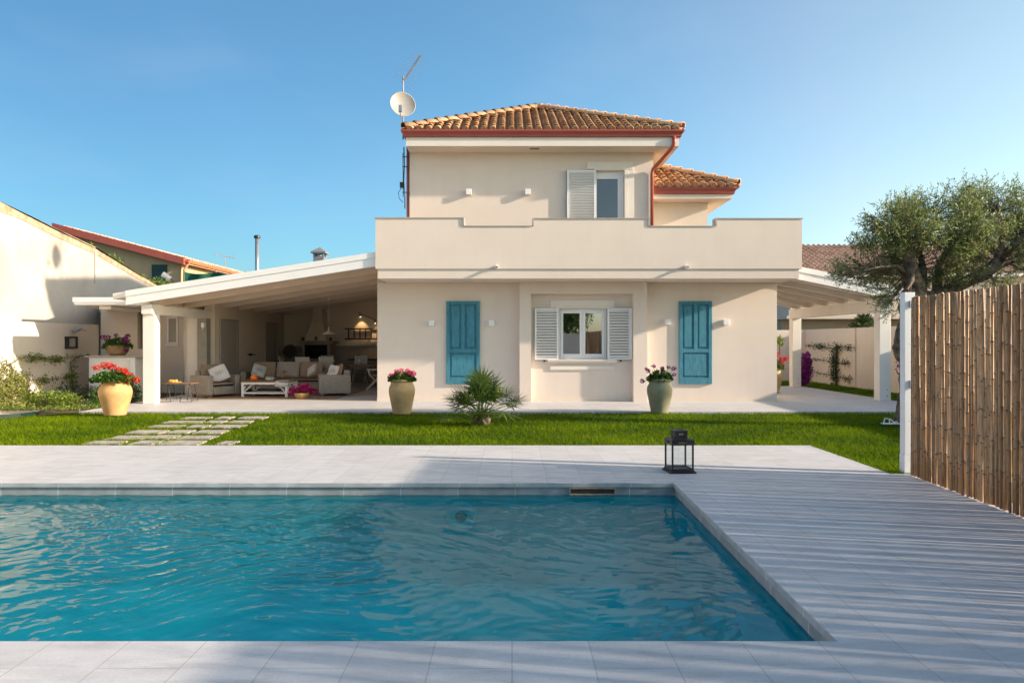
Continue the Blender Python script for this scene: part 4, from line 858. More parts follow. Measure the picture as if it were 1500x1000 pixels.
# green shade net on posts
t = thing('shade_net', 'dark green shade net stretched between poles behind the pergola roof', 'shade net', (-13, 30, 0))
vs = []; fs = []; n_ = 24
for i in range(n_ + 1):
    u = i / n_; x = -14.4 + 3.1 * u; sag = .09 * math.sin(math.pi * ((u * 2.3) % 1)); y = 30 + .06 * math.sin(u * 20)
    vs += [(x, y, 3.2), (x, y, 4.58 - sag)]
for i in range(n_): fs.append((2 * i, 2 * i + 2, 2 * i + 3, 2 * i + 1))
mb = MB(); mb.add(vs, fs); mb.build('net', 'green_cloth', t, smooth=True)
for x in (-14.4, -13.05, -11.7): mb = MB(); mb.tube([(x, 30.1, 0), (x, 30.1, 4.65)], .03, 8); mb.build('pole', 'galv', t)
# flood lamp on the pergola roof
t = thing('floodlight', 'small grey floodlight on an arm above the left end of the pergola', 'floodlight', (-8.6, 17.4, 2.85))
mb = MB(); mb.tube([(-8.45, 17.4, 2.8), (-8.72, 17.4, 3.15)], .018, 6); mb.build('arm', 'dark', t)
mb = MB(); mb.tube([(-8.70, 17.4, 3.13), (-8.88, 17.36, 3.24)], [.05, .075], 12); mb.build('lamp_head', 'galv', t)

# far house on the right
H2 = thing('far_house', 'large pale house with a rose tiled roof beyond the carport and olive tree', 'house', (24, 35, 0))
mb = MB(); mb.wall((19.5, 35), (40, 35), 0, 5.0, .3, [(7.6, 8.5, 3.6, 4.7), (9.6, 10.8, 3.6, 4.7)]); mb.prism([(35, 0), (45, 0), (45, 5.0), (40, 7.0), (35, 5.0)], 'x', 14.9, 19.5)
mb.build('wall', mat_noise('pale_render', (0.60, 0.52, 0.44), 0.06, 2, 0.9, 0.2), H2)
mb = MB(); mb.box(13.2, 34, 32.4, 35, 2.75, 4.0).box(13.0, 34, 32.3, 35, 2.60, 2.748); mb.build('balcony', bpy.data.materials['pale_render'], H2)
mb = MB(); mb.box(13.2, 34, 33.5, 34.9, 0, 2.59); mb.build('ground_storey', 'inner', H2)
sl_ = math.hypot(5.4, 2.2); mb = MB(); tile_face(mb, (14.7, 34.5, 4.98), (1, 0, 0), (0, 5.5 / math.hypot(5.5, 2.15), 2.15 / math.hypot(5.5, 2.15)), 26, math.hypot(5.5, 2.15), 0, dx=.30, dl=.42, r=.10, hip=False)
tb = MB(); tb.add([(14.7, 34.5, 4.93), (40.7, 34.5, 4.93), (40.7, 40, 7.08), (14.7, 40, 7.08), (14.7, 45.5, 4.93), (40.7, 45.5, 4.93)], [(0, 1, 2, 3), (3, 2, 5, 4)]); rr = tb.build('roof', 'roof_tile_far', H2); mb.build('roof_tiles', 'roof_tile_far', rr, smooth=True)
mb = MB(); sweep(mb, [(0, 0), (.12, 0), (.14, .16), (0, .16)], [(14.7, 34.5, 4.80), (40.7, 34.5, 4.80)]); mb.build('gutter', 'white_metal', H2)
for kx in (27.1, 29.1): mb = MB(); mb.box(kx, kx + 1.1, 35.05, 35.1, 3.6, 4.7); mb.build('window', 'dark', H2)
mb = MB(); mb.box(15.3, 16.1, 34.93, 34.99, 4.0, 4.75); wf = mb.build('window', 'dark', H2); mb = MB(); mb.box(15.15, 15.29, 34.9, 34.99, 3.95, 4.8).box(16.11, 16.25, 34.9, 34.99, 3.95, 4.8); mb.build('frame', 'trim', wf)

# ------------------------------------------------------------------ reed fence
F_ = thing('reed_fence', 'tall reed screen with a white end post along the right side of the deck', 'fence', (4.5, 6, 0))
def fx(y): return 4.57 + (y - 7.9) * 0.061
mb = MB(); y = 7.80
while y > -2.5:
    r_ = random.uniform(.0105, .0165); gap = -.001 if random.random() < .42 else random.uniform(.0008, .006)
    x = fx(y) + random.uniform(-.012, .012); tl = random.gauss(0, .006); tx = random.gauss(0, .004); top = 2.035 + random.uniform(-.006, .005); z0 = random.uniform(.001, .014)
    mb.cur = random.uniform(.12, 1); pts = []; rad = []
    zz = z0; 
    while zz < top:
        s_ = (zz - 1) ; bow = .006 * math.sin(zz * 2.1 + y * 40)
        pts.append((x + tx * s_, y + tl * s_ + bow, zz)); rad.append(r_ * (1.0 - .08 * zz / 2)); 
        nx = min(zz + random.uniform(.24, .36), top)
        if nx < top: pts += [(x + tx * (nx - 1), y + tl * (nx - 1) + .006 * math.sin(nx * 2.1 + y * 40), nx - .012), (x + tx * (nx - 1), y + tl * (nx - 1) + .006 * math.sin(nx * 2.1 + y * 40), nx - .004)]; rad += [r_ * .97, r_ * 1.28]
        else: pts.append((x + tx * (top - 1), y + tl * (top - 1), top)); rad.append(r_ * .9)
        zz = nx + (.004 if nx < top else 0)
    f0 = len(mb.f); mb.tube(pts, rad, 6)
    for i_, q_ in enumerate(rad):
        if q_ > r_ * 1.2:
            for k_ in range(f0 + (i_ - 1) * 6, min(f0 + (i_ + 1) * 6, len(mb.r) - 2)): mb.r[k_] = random.uniform(0, .12) if random.random() < .8 else mb.r[k_]
    y -= 2 * r_ * .97 + gap
mb.build('reed_panel', 'reed', F_, smooth=True)
mb = MB()
for z in (.18, .62, 1.06, 1.5, 1.93): mb.tube([(fx(7.85) - .012, 7.85, z), (fx(-2.5) - .012, -2.5, z + .01)], .0016, 4)
yy = 7.6
for z in (.2, .62, 1.1, 1.9): 
    for k in range(6): yk = random.uniform(5.8, 7.7); mb.tube([(fx(yk) - .022, yk, z), (fx(yk) - .03, yk + random.uniform(-.06, .06), z + random.uniform(.02, .1))], .0014, 4)
mb.build('tie_wire', 'galv', F_)
for y in (7.91, 5.4, 2.9, 0.4, -2.1):
    mb = MB(); x = fx(y) + (0.0 if y > 7 else .05)
    if y > 7: mb.box(x - .02, x + .10, y, y + .10, .22, 2.10)
    else: mb.box(x, x + .05, y, y + .05, 0.0, 1.98)
    o = mb.build('post', 'white_metal', F_, bevel=.004)
    if y > 7: k = MB(); k.box(x - .022, x + .102, y - .002, y + .102, 0.0, .218); k.build('post_base', 'white_metal', o); k = MB(); k.box(x + .03, x + .09, y - .02, y - .001, 1.0, 1.08).box(x + .03, x + .09, y - .02, y - .001, 1.93, 2.0); k.build('bracket', 'galv', o)

# ------------------------------------------------------------------ plants
def rod_cluster(name, segs, r, mat, parent):
    mb = MB()
    for a, b in segs: mb.tube([a, (Vector(a) + Vector(b)) / 2 + Vector((random.uniform(-.01, .01),) * 2 + (0,)), b], r, 4, cap=False)
    return mb.build(name, mat, parent)
def flower_head(c, r, mat, parent, n=60):
    C = np.array(c) + unit(RNG.normal(size=(n, 3))) * r * (0.55 + 0.45 * RNG.random((n, 1))) * np.array([1, 1, .8]); D = unit(C - np.array(c) + RNG.normal(size=(n, 3)) * r * .5)
    return leaves('flower_head', C, D, r * .62, r * .6, mat, parent)
def geranium(t, x, y, z, rx, h, flowers, colour, nleaf=900, fr=.05, leafmat='leaf', spill=0.0):
    """leafy mound with round flower heads on stems; flowers: (dx, dz) from the photo"""
    n = nleaf; th = RNG.uniform(0, 2 * np.pi, n); rr = rx * np.sqrt(RNG.random(n)); zz = RNG.random(n) * h * np.clip(1.1 - (rr / rx) ** 2, .15, 1) - spill * (rr / rx) ** 3 * RNG.random(n)
    C = np.stack([x + rr * np.cos(th), y + rr * np.sin(th) * .85, z + zz], 1)
    D = unit(np.stack([np.cos(th) * .6, np.sin(th) * .6, RNG.uniform(-.3, .8, n)], 1) + RNG.normal(size=(n, 3)) * .5)
    leaves('foliage', C, D, RNG.uniform(.035, .075, n), RNG.uniform(.035, .065, n), leafmat, t)
    segs = []
    for (dx, dz) in flowers:
        dy = random.uniform(-.6, .4) * rx; segs.append(((x + dx * .4, y + dy * .4, z), (x + dx, y + dy, z + dz)))
        flower_head((x + dx, y + dy, z + dz), fr * random.uniform(.8, 1.15), colour, t)
    rod_cluster('stems', segs, .004, 'leaf_dark', t)
def jar(t, x, y, z, prof, mat, seg=40):
    mb = MB(); mb.lathe(prof, (x, y, z), seg); return mb.build('jar', mat, t, smooth=True)
JP = [(0.0, 0.0), (0.225, 0.0), (0.232, 0.03), (0.24, 0.06), (0.30, 0.26), (0.345, 0.42), (0.352, 0.50), (0.335, 0.57), (0.295, 0.63), (0.285, 0.66), (0.29, 0.67), (0.30, 0.70), (0.315, 0.705), (0.318, 0.73), (0.30, 0.745), (0.27, 0.735), (0.26, 0.69), (0.0, 0.66)]
GJ = 'jars of geraniums set along the terrace'
t = thing('flower_jar', 'big ochre yellow clay jar of red geraniums on the lawn near the pergola post', 'flower jar', (-8.25, 14.2, 0), GJ)
jar(t, -8.25, 14.2, 0.0, [(r * .90, z * .98) for r, z in JP], 'clay_yellow')
geranium(t, -8.30, 14.2, .70, .42, .22, [(-.23, .30), (-.10, .33), (.04, .31), (-.05, .36), (.10, .24), (.30, .12), (.28, .18), (.36, .02), (.50, .03), (.14, .22), (-.12, .27), (-.30, .29), (.33, .24)], 'red', 1500, .055)
MP = [(0.0, 0.0), (0.185, 0.0), (0.19, 0.03), (0.235, 0.24), (0.27, 0.42), (0.278, 0.50), (0.265, 0.57), (0.235, 0.63), (0.232, 0.66), (0.24, 0.69), (0.255, 0.70), (0.255, 0.725), (0.235, 0.735), (0.21, 0.70), (0.0, 0.66)]
t = thing('flower_jar', 'tan clay jar of pink geraniums at the terrace edge beside the open patio', 'flower jar', (-2.33, 14.45, 0), GJ)
jar(t, -2.33, 14.45, 0.0, MP, 'clay_pale')
geranium(t, -2.33, 14.45, .70, .27, .18, [(-.12, .20), (-.20, .14), (.0, .14), (.05, .13), (.12, .20), (.14, .11), (.20, .12), (-.10, .10), (-.26, .08), (.08, .06), (.26, .16), (-.03, .22), (.17, .16)], 'pink', 900, .05)
t = thing('flower_jar', 'olive green clay jar of purple geraniums beside the smooth teal panel', 'flower jar', (3.17, 14.65, 0), GJ)
jar(t, 3.17, 14.65, 0.0, [(r * .985, z) for r, z in MP], 'clay_green')
geranium(t, 3.17, 14.65, .70, .26, .2, [(-.26, .20), (-.36, -.02), (-.13, .30), (.05, .26), (.02, .10), (.17, .28), (.27, .26), (-.28, .24), (.3, .12), (.06, .24)], 'purple', 800, .04)
t = thing('flower_bowl', 'low brown clay bowl of purple flowers on top of the white cabinet', 'flower bowl', (-11.15, 18.95, 1.2))
BP = [(0, 0), (.19, 0), (.26, .10), (.30, .22), (.315, .27), (.30, .28), (.27, .26), (0, .22)]
mb = MB(); mb.lathe(BP, (-10.95, 18.95, 1.145), 32); mb.build('bowl', 'clay_brown', t, smooth=True)
geranium(t, -10.95, 18.95, 1.42, .36, .20, [(-.36, .16), (-.10, .28), (.10, .02), (.30, .18), (.25, .26), (.32, .10), (.28, -.12), (-.15, .24), (-.30, .22), (.38, .14)], 'purple', 900, .055, spill=.1)
t = thing('flower_jar', 'cream jar of red flowers half hidden behind the right corner of the villa', 'flower jar', (7.62, 20, 0))
jar(t, 7.62, 20.0, TZ, MP, 'clay_pale'); geranium(t, 7.66, 20.0, .72, .28, .3, [(.12, .42), (.2, .22), (.25, .1), (.1, .2), (.32, .30), (.16, .12), (.2, .3)], 'red', 700, .06)

# palm
def palm():
    bx, by = -0.56, 12.75
    t = thing('fan_palm', 'small bushy fan palm growing from the lawn in front of the villa', 'palm', (bx, by, 0))
    mb = MB()
    for (dx, dy, h) in ((0, 0, .20), (-.10, .03, .14), (.08, .06, .16)):
        mb.tube([(bx + dx * .6, by + dy, -.04), (bx + dx, by + dy, h * .5), (bx + dx * 1.3, by + dy, h)], [.10, .085, .05], 9)
    mb.build('trunk', 'bark', t, smooth=True)
    spec = []
    for i in range(44):
        az = i * 2.39996 + random.uniform(-.2, .2); el = R(random.choice([2, 10, 20, 30, 42, 55, 68, 80]) + random.uniform(-6, 6)); spec.append((az, el, random.uniform(.40, .58) if el > R(45) else random.uniform(.46, .74)))
    spec += [(R(-90 + q_), R(random.uniform(0, 22)), random.uniform(.14, .34)) for q_ in (-80, -50, -20, 5, 35, 75)]
    for az, el, L in spec:
        d = Vector((math.cos(az) * math.cos(el), math.sin(az) * math.cos(el) * .8, math.sin(el))); base = Vector((bx + random.uniform(-.08, .08), by + random.uniform(-.05, .05), random.uniform(.04, .24)))
        tip = base + d * L; side = d.cross(Vector((0, 0, 1))).normalized(); up = side.cross(d).normalized()
        V = []; F = []; rn = []; base_r = random.random() * .6
        def quad(a, b, wa, wb, s, r_):
            o = len(V); V.extend([a - s * wa, a + s * wa, b + s * wb, b - s * wb]); F.append((o, o + 1, o + 2, o + 3)); rn.append(r_)
        mid = base.lerp(tip, .5) + up * .02
        quad(base, mid, .009, .006, side, .5); quad(mid, tip, .006, .005, side, .5); quad(base, tip, .006, .004, up, .4)
        nl = 19; fl = random.uniform(.30, .40); tilt = random.uniform(-.35, .2)
        for k in range(nl):
            a = (k / (nl - 1) - .5) * R(235); ld = (d * math.cos(a) + side * math.sin(a) + up * (tilt * abs(math.cos(a)) + .14 * math.cos(k * 3.1))).normalized()
            ll = fl * (0.72 + .28 * math.cos(a * .7)) * random.uniform(.88, 1.08); s2 = ld.cross(up).normalized()
            m1 = tip + ld * ll * .5; e1 = tip + ld * ll + Vector((0, 0, -.03 * random.random())); r_ = min(1, base_r + random.uniform(0, .4))
            quad(tip, m1, .006, .014, s2, r_); quad(m1, e1, .014, .0015, s2, r_)
        np_mesh('frond', np.array([tuple(v) for v in V]), np.array(F), np.array(rn), 'leaf_palm', t)
    return t
palm()

# olive tree
def px(x, y, d): return Vector(((x - 750) * d / 1000, d, EYE + (500 - y) * d / 1000))
def olive():
    D0 = 12.4; t = thing('olive_tree', 'old olive tree with a twisted trunk and airy grey-green crown behind the reed fence', 'olive tree', (7.25, D0, 0))
    mb = MB()
    mb.tube([px(1322, 628, D0), px(1326, 600, D0), px(1332, 565, D0), px(1334, 530, D0), px(1332, 500, D0), px(1338, 470, D0), px(1336, 445, D0), px(1342, 418, D0)], [.20, .15, .135, .19, .30, .20, .22, .21], 14)
    mb.tube([px(1326, 535, D0), px(1317, 520, D0), px(1320, 500, D0), px(1334, 490, D0)], [.05, .13, .13, .06], 10)
    tr = mb.build('trunk', 'bark', t, smooth=True)
    md = tr.modifiers.new('sub', 'SUBSURF'); md.levels = 1; md.render_levels = 2
    tex = bpy.data.textures.new('bark_lumps', 'CLOUDS'); tex.noise_scale = .14
    dm = tr.modifiers.new('lumps', 'DISPLACE'); dm.texture = tex; dm.strength = .12
    limbs = [([(1340, 425, 0), (1330, 400, -.1), (1324, 375, -.2), (1322, 352, -.2), (1305, 325, -.3), (1292, 312, -.3)], [.19, .13, .09, .055, .025, .01]),
             ([(1345, 425, 0), (1360, 395, .2), (1365, 365, .4), (1385, 330, .4), (1400, 300, .5)], [.14, .09, .06, .035, .012]),
             ([(1338, 440, 0), (1372, 435, .1), (1398, 425, .2), (1425, 410, .1), (1445, 400, 0), (1462, 380, 0), (1470, 345, 0), (1460, 300, 0)], [.15, .13, .12, .11, .12, .08, .06, .03]),
             ([(1385, 430, .2), (1392, 410, .4), (1405, 385, .6), (1425, 355, .7), (1440, 315, .7)], [.10, .08, .06, .05, .02]),
             ([(1330, 405, 0), (1300, 392, -.3), (1270, 395, -.5), (1245, 400, -.6), (1225, 408, -.6)], [.06, .03, .02, .012, .006]),
             ([(1335, 400, 0), (1312, 415, -.5), (1296, 428, -.7), (1306, 452, -.8)], [.06, .04, .02, .01]),
             ([(1445, 400, 0), (1480, 385, .2), (1520, 370, .2), (1560, 350, .2)], [.09, .07, .05, .03]),
             ([(1324, 360, -.2), (1290, 350, -.5), (1262, 335, -.6), (1245, 325, -.6)], [.035, .02, .012, .005]),
             ([(1460, 385, 0), (1500, 330, -.3), (1530, 290, -.3)], [.07, .04, .02])]
    limb_pts = []
    for i, (pts, rad) in enumerate(limbs):
        P = [px(a, b, D0) + Vector((0, c, 0)) for a, b, c in pts]; m2 = MB(); m2.tube(P, rad, 9); m2.build('limb', 'bark', tr, smooth=True)
        for a, b in zip(P[1:], P[2:]):
            for k in range(4): limb_pts.append(a.lerp(b, k / 4))
    LP_ = np.array([tuple(p) for p in limb_pts])
    blobs = [(1266, 388, .34, .26), (1236, 398, .20, .14), (1290, 345, .48, .40), (1262, 330, .30, .22), (1300, 312, .42, .30), (1322, 345, .45, .35), (1334, 325, .5, .46), (1358, 300, .45, .40), (1330, 385, .55, .40), (1380, 350, .6, .5),
             (1402, 300, .48, .45), (1440, 285, .52, .38), (1470, 300, .6, .5), (1430, 335, .6, .5), (1460, 365, .6, .45), (1400, 395, .5, .36), (1375, 400, .4, .3), (1490, 335, .6, .55), (1500, 290, .5, .4), (1530, 330, .6, .6), (1550, 370, .6, .5),
             (1500, 380, .45, .35), (1290, 400, .4, .28), (1310, 425, .26, .22), (1302, 445, .18, .16), (1250, 360, .28, .22), (1580, 330, .6, .6), (1405, 345, .6, .5), (1455, 405, .35, .22), (1350, 355, .5, .45)]
    A = []; Dr = []; tw = MB()
    for (bx, by, rx, rz) in blobs:
        c = px(bx, by, D0); c.y += random.uniform(-.55, .55); ca = np.array(tuple(c))
        k = int((260 if bx < 1400 and by < 395 else 190) * rx * rz / .2); p = unit(RNG.normal(size=(k, 3))) * (RNG.random((k, 1)) ** .5) * np.array([rx * .86, .42, rz * .86]) + ca - np.array([0, 0, .08])
        for q in p:
            src = LP_[np.argmin(((LP_ - q) ** 2).sum(1))]; d = (q - src); d = d / (np.linalg.norm(d) + 1e-6); d = d * .6 + RNG.normal(size=3) * .45 + np.array([0, 0, .25]); d /= np.linalg.norm(d)
            L = RNG.uniform(.14, .32); m = int(L / .019)
            s = np.linspace(0, L, m)[:, None]; pos = q + d * s; A.append(pos); Dr.append(d + RNG.normal(size=(m, 3)) * .75)
            if RNG.random() < .4:
                tw.tube([tuple(q - d * .1), tuple(q + d * L)], .003, 3, cap=False)
        for k2 in range(9):
            q = p[RNG.integers(len(p))]; src = LP_[np.argmin(((LP_ - q) ** 2).sum(1))]; mid = (q + src) / 2 + RNG.normal(size=3) * .04; tw.tube([tuple(src), tuple(mid), tuple(q)], [.014, .008, .004], 4, cap=False)
    A = np.concatenate(A); Dr = np.concatenate(Dr); n = len(A)
    cl = .5 + .5 * np.sin(A[:, 0] * 5 + 1.3) * np.sin(A[:, 2] * 6 + A[:, 1] * 3)
    cr = leaves('crown', A, Dr, RNG.uniform(.04, .075, n), RNG.uniform(.011, .019, n), 'leaf_olive', t, rnd=np.clip(RNG.random(n) * .7 + .3 * cl, 0, 1))
    tw.build('twigs', 'twig', cr); print('olive leaves', n)
olive()

def vine(name, label, cat, loc, branches, blobs, plane_x, side, mat, n_per=900, lsz=(.04, .08)):
    """wall climber: branches as (y,z) polylines on a wall at x = plane_x; leaves hug them"""
    t = thing(name, label, cat, loc); mb = MB(); A = []
    for pts, r in branches:
        P = [(plane_x + side * .05, y, z) for y, z in pts]; mb.tube(P, r, 5)
        for a, b in zip(P, P[1:]):
            a, b = np.array(a), np.array(b); L = np.linalg.norm(b - a); k = int(L * n_per * .1)
            A.append(a + (b - a) * RNG.random((k, 1)) + RNG.normal(size=(k, 3)) * np.array([.04, .06, .06]))
    for (y, z, ry, rz, k) in blobs: A.append(np.array([plane_x + side * .12, y, z]) + RNG.normal(size=(k, 3)) * np.array([.06, ry, rz]) * .6)
    A = np.concatenate(A); A[:, 0] = np.where(side > 0, np.maximum(A[:, 0], plane_x + .02), np.minimum(A[:, 0], plane_x - .02)); A[:, 2] = np.maximum(A[:, 2], .02); n = len(A)
    mb.build('stems', 'twig', t); leaves('foliage', A, RNG.normal(size=(n, 3)) + np.array([side * .6, 0, .1]), RNG.uniform(*lsz, n), RNG.uniform(lsz[0] * .55, lsz[1] * .6, n), mat, t)
vine('climber', 'sunlit yellow-green climber trained along wires on the white left wall', 'climbing plant', (-12.3, 17, 0),
     [([(16.6, 0), (16.7, .4), (16.9, .8), (16.8, 1.0)], .02), ([(16.8, .95), (17.1, 1.10), (17.6, 1.14), (18.2, 1.06), (18.6, 1.08)], .01), ([(16.8, .5), (17.4, .55), (18.0, .52), (18.6, .52), (19.2, .60)], .01), ([(19.2, .1), (19.15, .6), (19.1, .95), (19.5, 1.12), (20.0, 1.12)], .014), ([(16.2, .2), (16.5, .7), (16.3, 1.0)], .015), ([(18.6, 1.08), (19.4, 1.10)], .008)],
     [(16.6, .45, .35, .32, 520), (17.0, .62, .3, .22, 300), (16.5, .9, .2, .18, 120), (17.6, 1.1, .35, .08, 220), (18.4, 1.04, .22, .09, 140), (17.9, .5, .25, .12, 120), (17.2, .2, .6, .18, 400), (16.1, .4, .4, .3, 260), (19.15, .6, .08, .3, 90), (19.0, .56, .25, .07, 90)], -12.4, 1, 'leaf_vine', 420)
vine('climber', 'dark green climber with three tiers of side branches on the cream wall behind the carport', 'climbing plant', (11.5, 25, 0),
     [([(24.3, 0), (24.35, .5), (24.3, 1.0), (24.3, 1.3)], .03), ([(24.3, 1.3), (25.2, 1.32), (26.3, 1.38), (26.9, 1.36)], .012), ([(24.3, 1.3), (23.6, 1.36), (23.0, 1.32)], .012), ([(24.3, .78), (25.3, .84), (26.5, .86), (26.9, .85)], .012), ([(24.3, .78), (23.6, .78), (23.3, .80)], .012), ([(24.3, .28), (25.2, .34), (26.3, .36)], .01), ([(24.3, .26), (23.5, .28), (23.1, .24)], .01)],
     [(24.3, .35, .28, .35, 420), (24.35, .9, .24, .35, 380), (24.1, 1.3, .25, .14, 160), (23.3, .22, .2, .1, 60), (25.4, 1.34, .5, .10, 140), (23.2, 1.3, .22, .10, 60), (23.5, .78, .2, .12, 60)], 11.6, -1, 'leaf_dark', 320)
def bush(name, label, cat, blobs, mat, per=500, lsz=(.05, .09), w=.5, parent_mat=None, group=None, up=.3):
    x, y, z = blobs[0][:3]; t = thing(name, label, cat, (x, y, 0), group); C = blob_pts(blobs, per); C[:, 2] = np.maximum(C[:, 2], .02); n = len(C)
    leaves('foliage', C, RNG.normal(size=(n, 3)) + np.array([0, 0, up]), RNG.uniform(*lsz, n), RNG.uniform(lsz[0] * w, lsz[1] * w, n), mat, t)
    mb = MB()
    for k in range(6): b = blobs[k % len(blobs)]; mb.tube([(x, y, -.03), (b[0] + random.uniform(-.3, .3) * b[3], b[1] + random.uniform(-.3, .3) * b[4], b[2] + b[5] * .5)], .008, 5)
    mb.build('stems', 'twig', t); return t
bush('shrub', 'low bright green shrub in the middle of the planting bed below the white wall', 'shrub', [(-10.95, 16.3, .17, .55, .4, .20), (-10.4, 16.0, .12, .4, .3, .15), (-11.5, 16.4, .15, .4, .3, .16)], 'leaf_bright', 1500)
bush('shrub', 'dark feathery shrub against the shaded part of the white wall', 'shrub', [(-11.9, 18.3, .20, .35, .3, .28), (-11.5, 18.6, .15, .3, .25, .2)], 'leaf_dark', 1000, (.06, .16), .15)
bush('shrub', 'leafy yellow-green shrub at the left edge of the photo', 'shrub', [(-11.9, 16.1, .25, .35, .4, .28), (-12.0, 16.6, .4, .2, .3, .32), (-11.4, 15.5, .10, .45, .35, .13)], 'leaf_vine', 1000)
bush('shrub', 'small green shrub between the ochre jar and the white cabinet', 'shrub', [(-10.35, 17.6, .22, .4, .35, .25), (-10.1, 16.9, .16, .35, .3, .18), (-9.75, 16.0, .08, .3, .5, .09)], 'leaf', 1500)
bush('shrub', 'dark leafy plant just left of the pergola post', 'shrub', [(-9.45, 17.0, .22, .26, .25, .28), (-9.6, 17.1, .35, .12, .12, .3)], 'leaf_dark', 1600, (.05, .1))
bush('ground_cover', 'bright creeping ground cover along the edge of the planting bed', 'ground cover', [(-10.2, 15.2, .04, .6, .4, .07), (-9.6, 15.5, .04, .3, .5, .06), (-10.9, 14.95, .05, .5, .25, .08)], 'leaf_bright', 2600, (.03, .05), .8)['kind'] = 'stuff'
t = bush('bougainvillea', 'purple flowering climber beside the far carport post', 'flowering plant', [(9.98, 23.2, .55, .24, .2, .50), (10.0, 23.2, .9, .16, .15, .3), (9.85, 23.1, .3, .22, .2, .25)], 'purple', 1600, (.05, .09), .8)
bush('oleander', 'purple flowering stems in front of the olive trunk by the fence post', 'flowering plant', [(7.55, 13.2, 1.05, .12, .1, .28), (7.6, 13.2, .6, .06, .06, .4)], 'purple', 900, (.03, .06), .8)
bush('shrub', 'yellow-green leaves peeping past the right corner of the villa', 'shrub', [(8.05, 20.6, 1.55, .16, .2, .14), (7.9, 20.6, 1.0, .08, .1, .5)], 'leaf_bright', 1500, (.06, .12))
t = bush('creeper', 'bright yellow-green leaves growing over the slope of the weathered wall', 'creeper', [(-13.3, 22.5, 4.2, .25, .8, .22), (-13.4, 21.6, 4.45, .2, .2, .2), (-13.3, 24.2, 3.75, .25, .4, .16)], 'leaf_bright', 1000, (.07, .13))
bush('shrub', 'round yellow-green bush in front of the ochre house beside the floodlight', 'shrub', [(-14.2, 27.5, 3.75, .7, .6, .35), (-14.5, 27.5, 2.6, .8, .6, 1.2)], 'leaf_bright', 500, (.08, .15))
# spiky conifer behind the carport wall
t = thing('conifer', 'dark green spiky conifer rising behind the cream wall beyond the carport', 'conifer', (14.6, 28.0, 0))
mb = MB(); mb.tube([(14.7, 28.5, 0), (14.7, 28.5, 2.7)], [.12, .03], 8); mb.build('trunk', 'twig', t)
C = []; D = []
for i in range(240):
    z = random.uniform(.9, 2.75); rr = (3.1 - z) * .62; a = random.uniform(0, 6.28); d = np.array([math.cos(a), math.sin(a), .55]); d /= np.linalg.norm(d)
    for k in range(26): s_ = k / 26 * rr; C.append(np.array([14.7, 28.5, z - .2]) + d * s_); D.append(d + RNG.normal(size=3) * .5)
leaves('crown', np.array(C), np.array(D), .14, .018, 'leaf_dark', t)
# trees behind the viewer: they are what the window panes mirror
for (x, y, h, s, lb) in ((3.5, -9, 5.2, 2.3, 'leafy tree behind the rear wall, mirrored in the right window pane'), (-2.5, -10, 5.6, 2.6, 'broad tree behind the rear wall, mirrored in the left window pane'), (9.5, -11, 4.8, 2.4, 'tree behind the rear wall farther to the right'), (-9, -10, 4.6, 2.4, 'tree behind the rear wall farther to the left')):
    t = thing('garden_tree', lb, 'tree', (x, y, 0), 'trees behind the rear wall'); mb = MB(); mb.tube([(x, y, 0), (x + .1, y, 1.8), (x - .1, y, 3)], [.2, .14, .08], 8); mb.build('trunk', 'bark', t)
    C = blob_pts([(x + random.uniform(-1, 1) * s * .6, y + random.uniform(-.6, .6), h * .6 + random.uniform(-1, 1) * h * .22, s * .5, s * .45, s * .4) for _ in range(9)], 260); n = len(C); leaves('crown', C, RNG.normal(size=(n, 3)), .16, .08, 'leaf', t)

# garden bed edging, sprinkler bracket
mb = MB(); pts = [(-12.2, 12.45), (-11.2, 12.9), (-10.45, 13.35), (-10.0, 13.9), (-9.95, 14.25)]
for a, b in zip(pts, pts[1:]):
    d = (Vector(b) - Vector(a)).normalized(); n_ = Vector((-d.y, d.x)) * .015
    mb.prism([(a[0] - n_.x, a[1] - n_.y), (b[0] - n_.x, b[1] - n_.y), (b[0] + n_.x, b[1] + n_.y), (a[0] + n_.x, a[1] + n_.y)], 'z', -.03, .07)
tag(mb.build('garden_edging', 'green_plastic', loc=(-11, 13.4, 0)), 'dark green plastic lawn edging curving round the pale gravel at the left', 'edging')
sheet('gravel_patch', [[(-12.3, 12.5), (-11.2, 12.92), (-10.46, 13.37), (-10.02, 13.9), (-9.97, 14.25), (-10.3, 14.9), (-12.3, 15.0)]], .03, 'gravel')
t = thing('sprinkler_bracket', 'small white metal bracket lying on the lawn by the olive trunk', 'bracket', (6.8, 12.3, 0))
mb = MB(); mb.box(6.67, 6.98, 12.25, 12.36, .045, .06).tube([(6.69, 12.3, .05), (6.72, 12.3, .15), (6.82, 12.3, .13), (6.90, 12.3, .06)], .011, 6).tube([(6.80, 12.3, .05), (6.80, 12.3, .13)], .01, 6).tube([(6.86, 12.3, .06), (6.93, 12.3, .09), (6.96, 12.3, .05)], .009, 6); mb.build('bracket', 'white_metal', t)

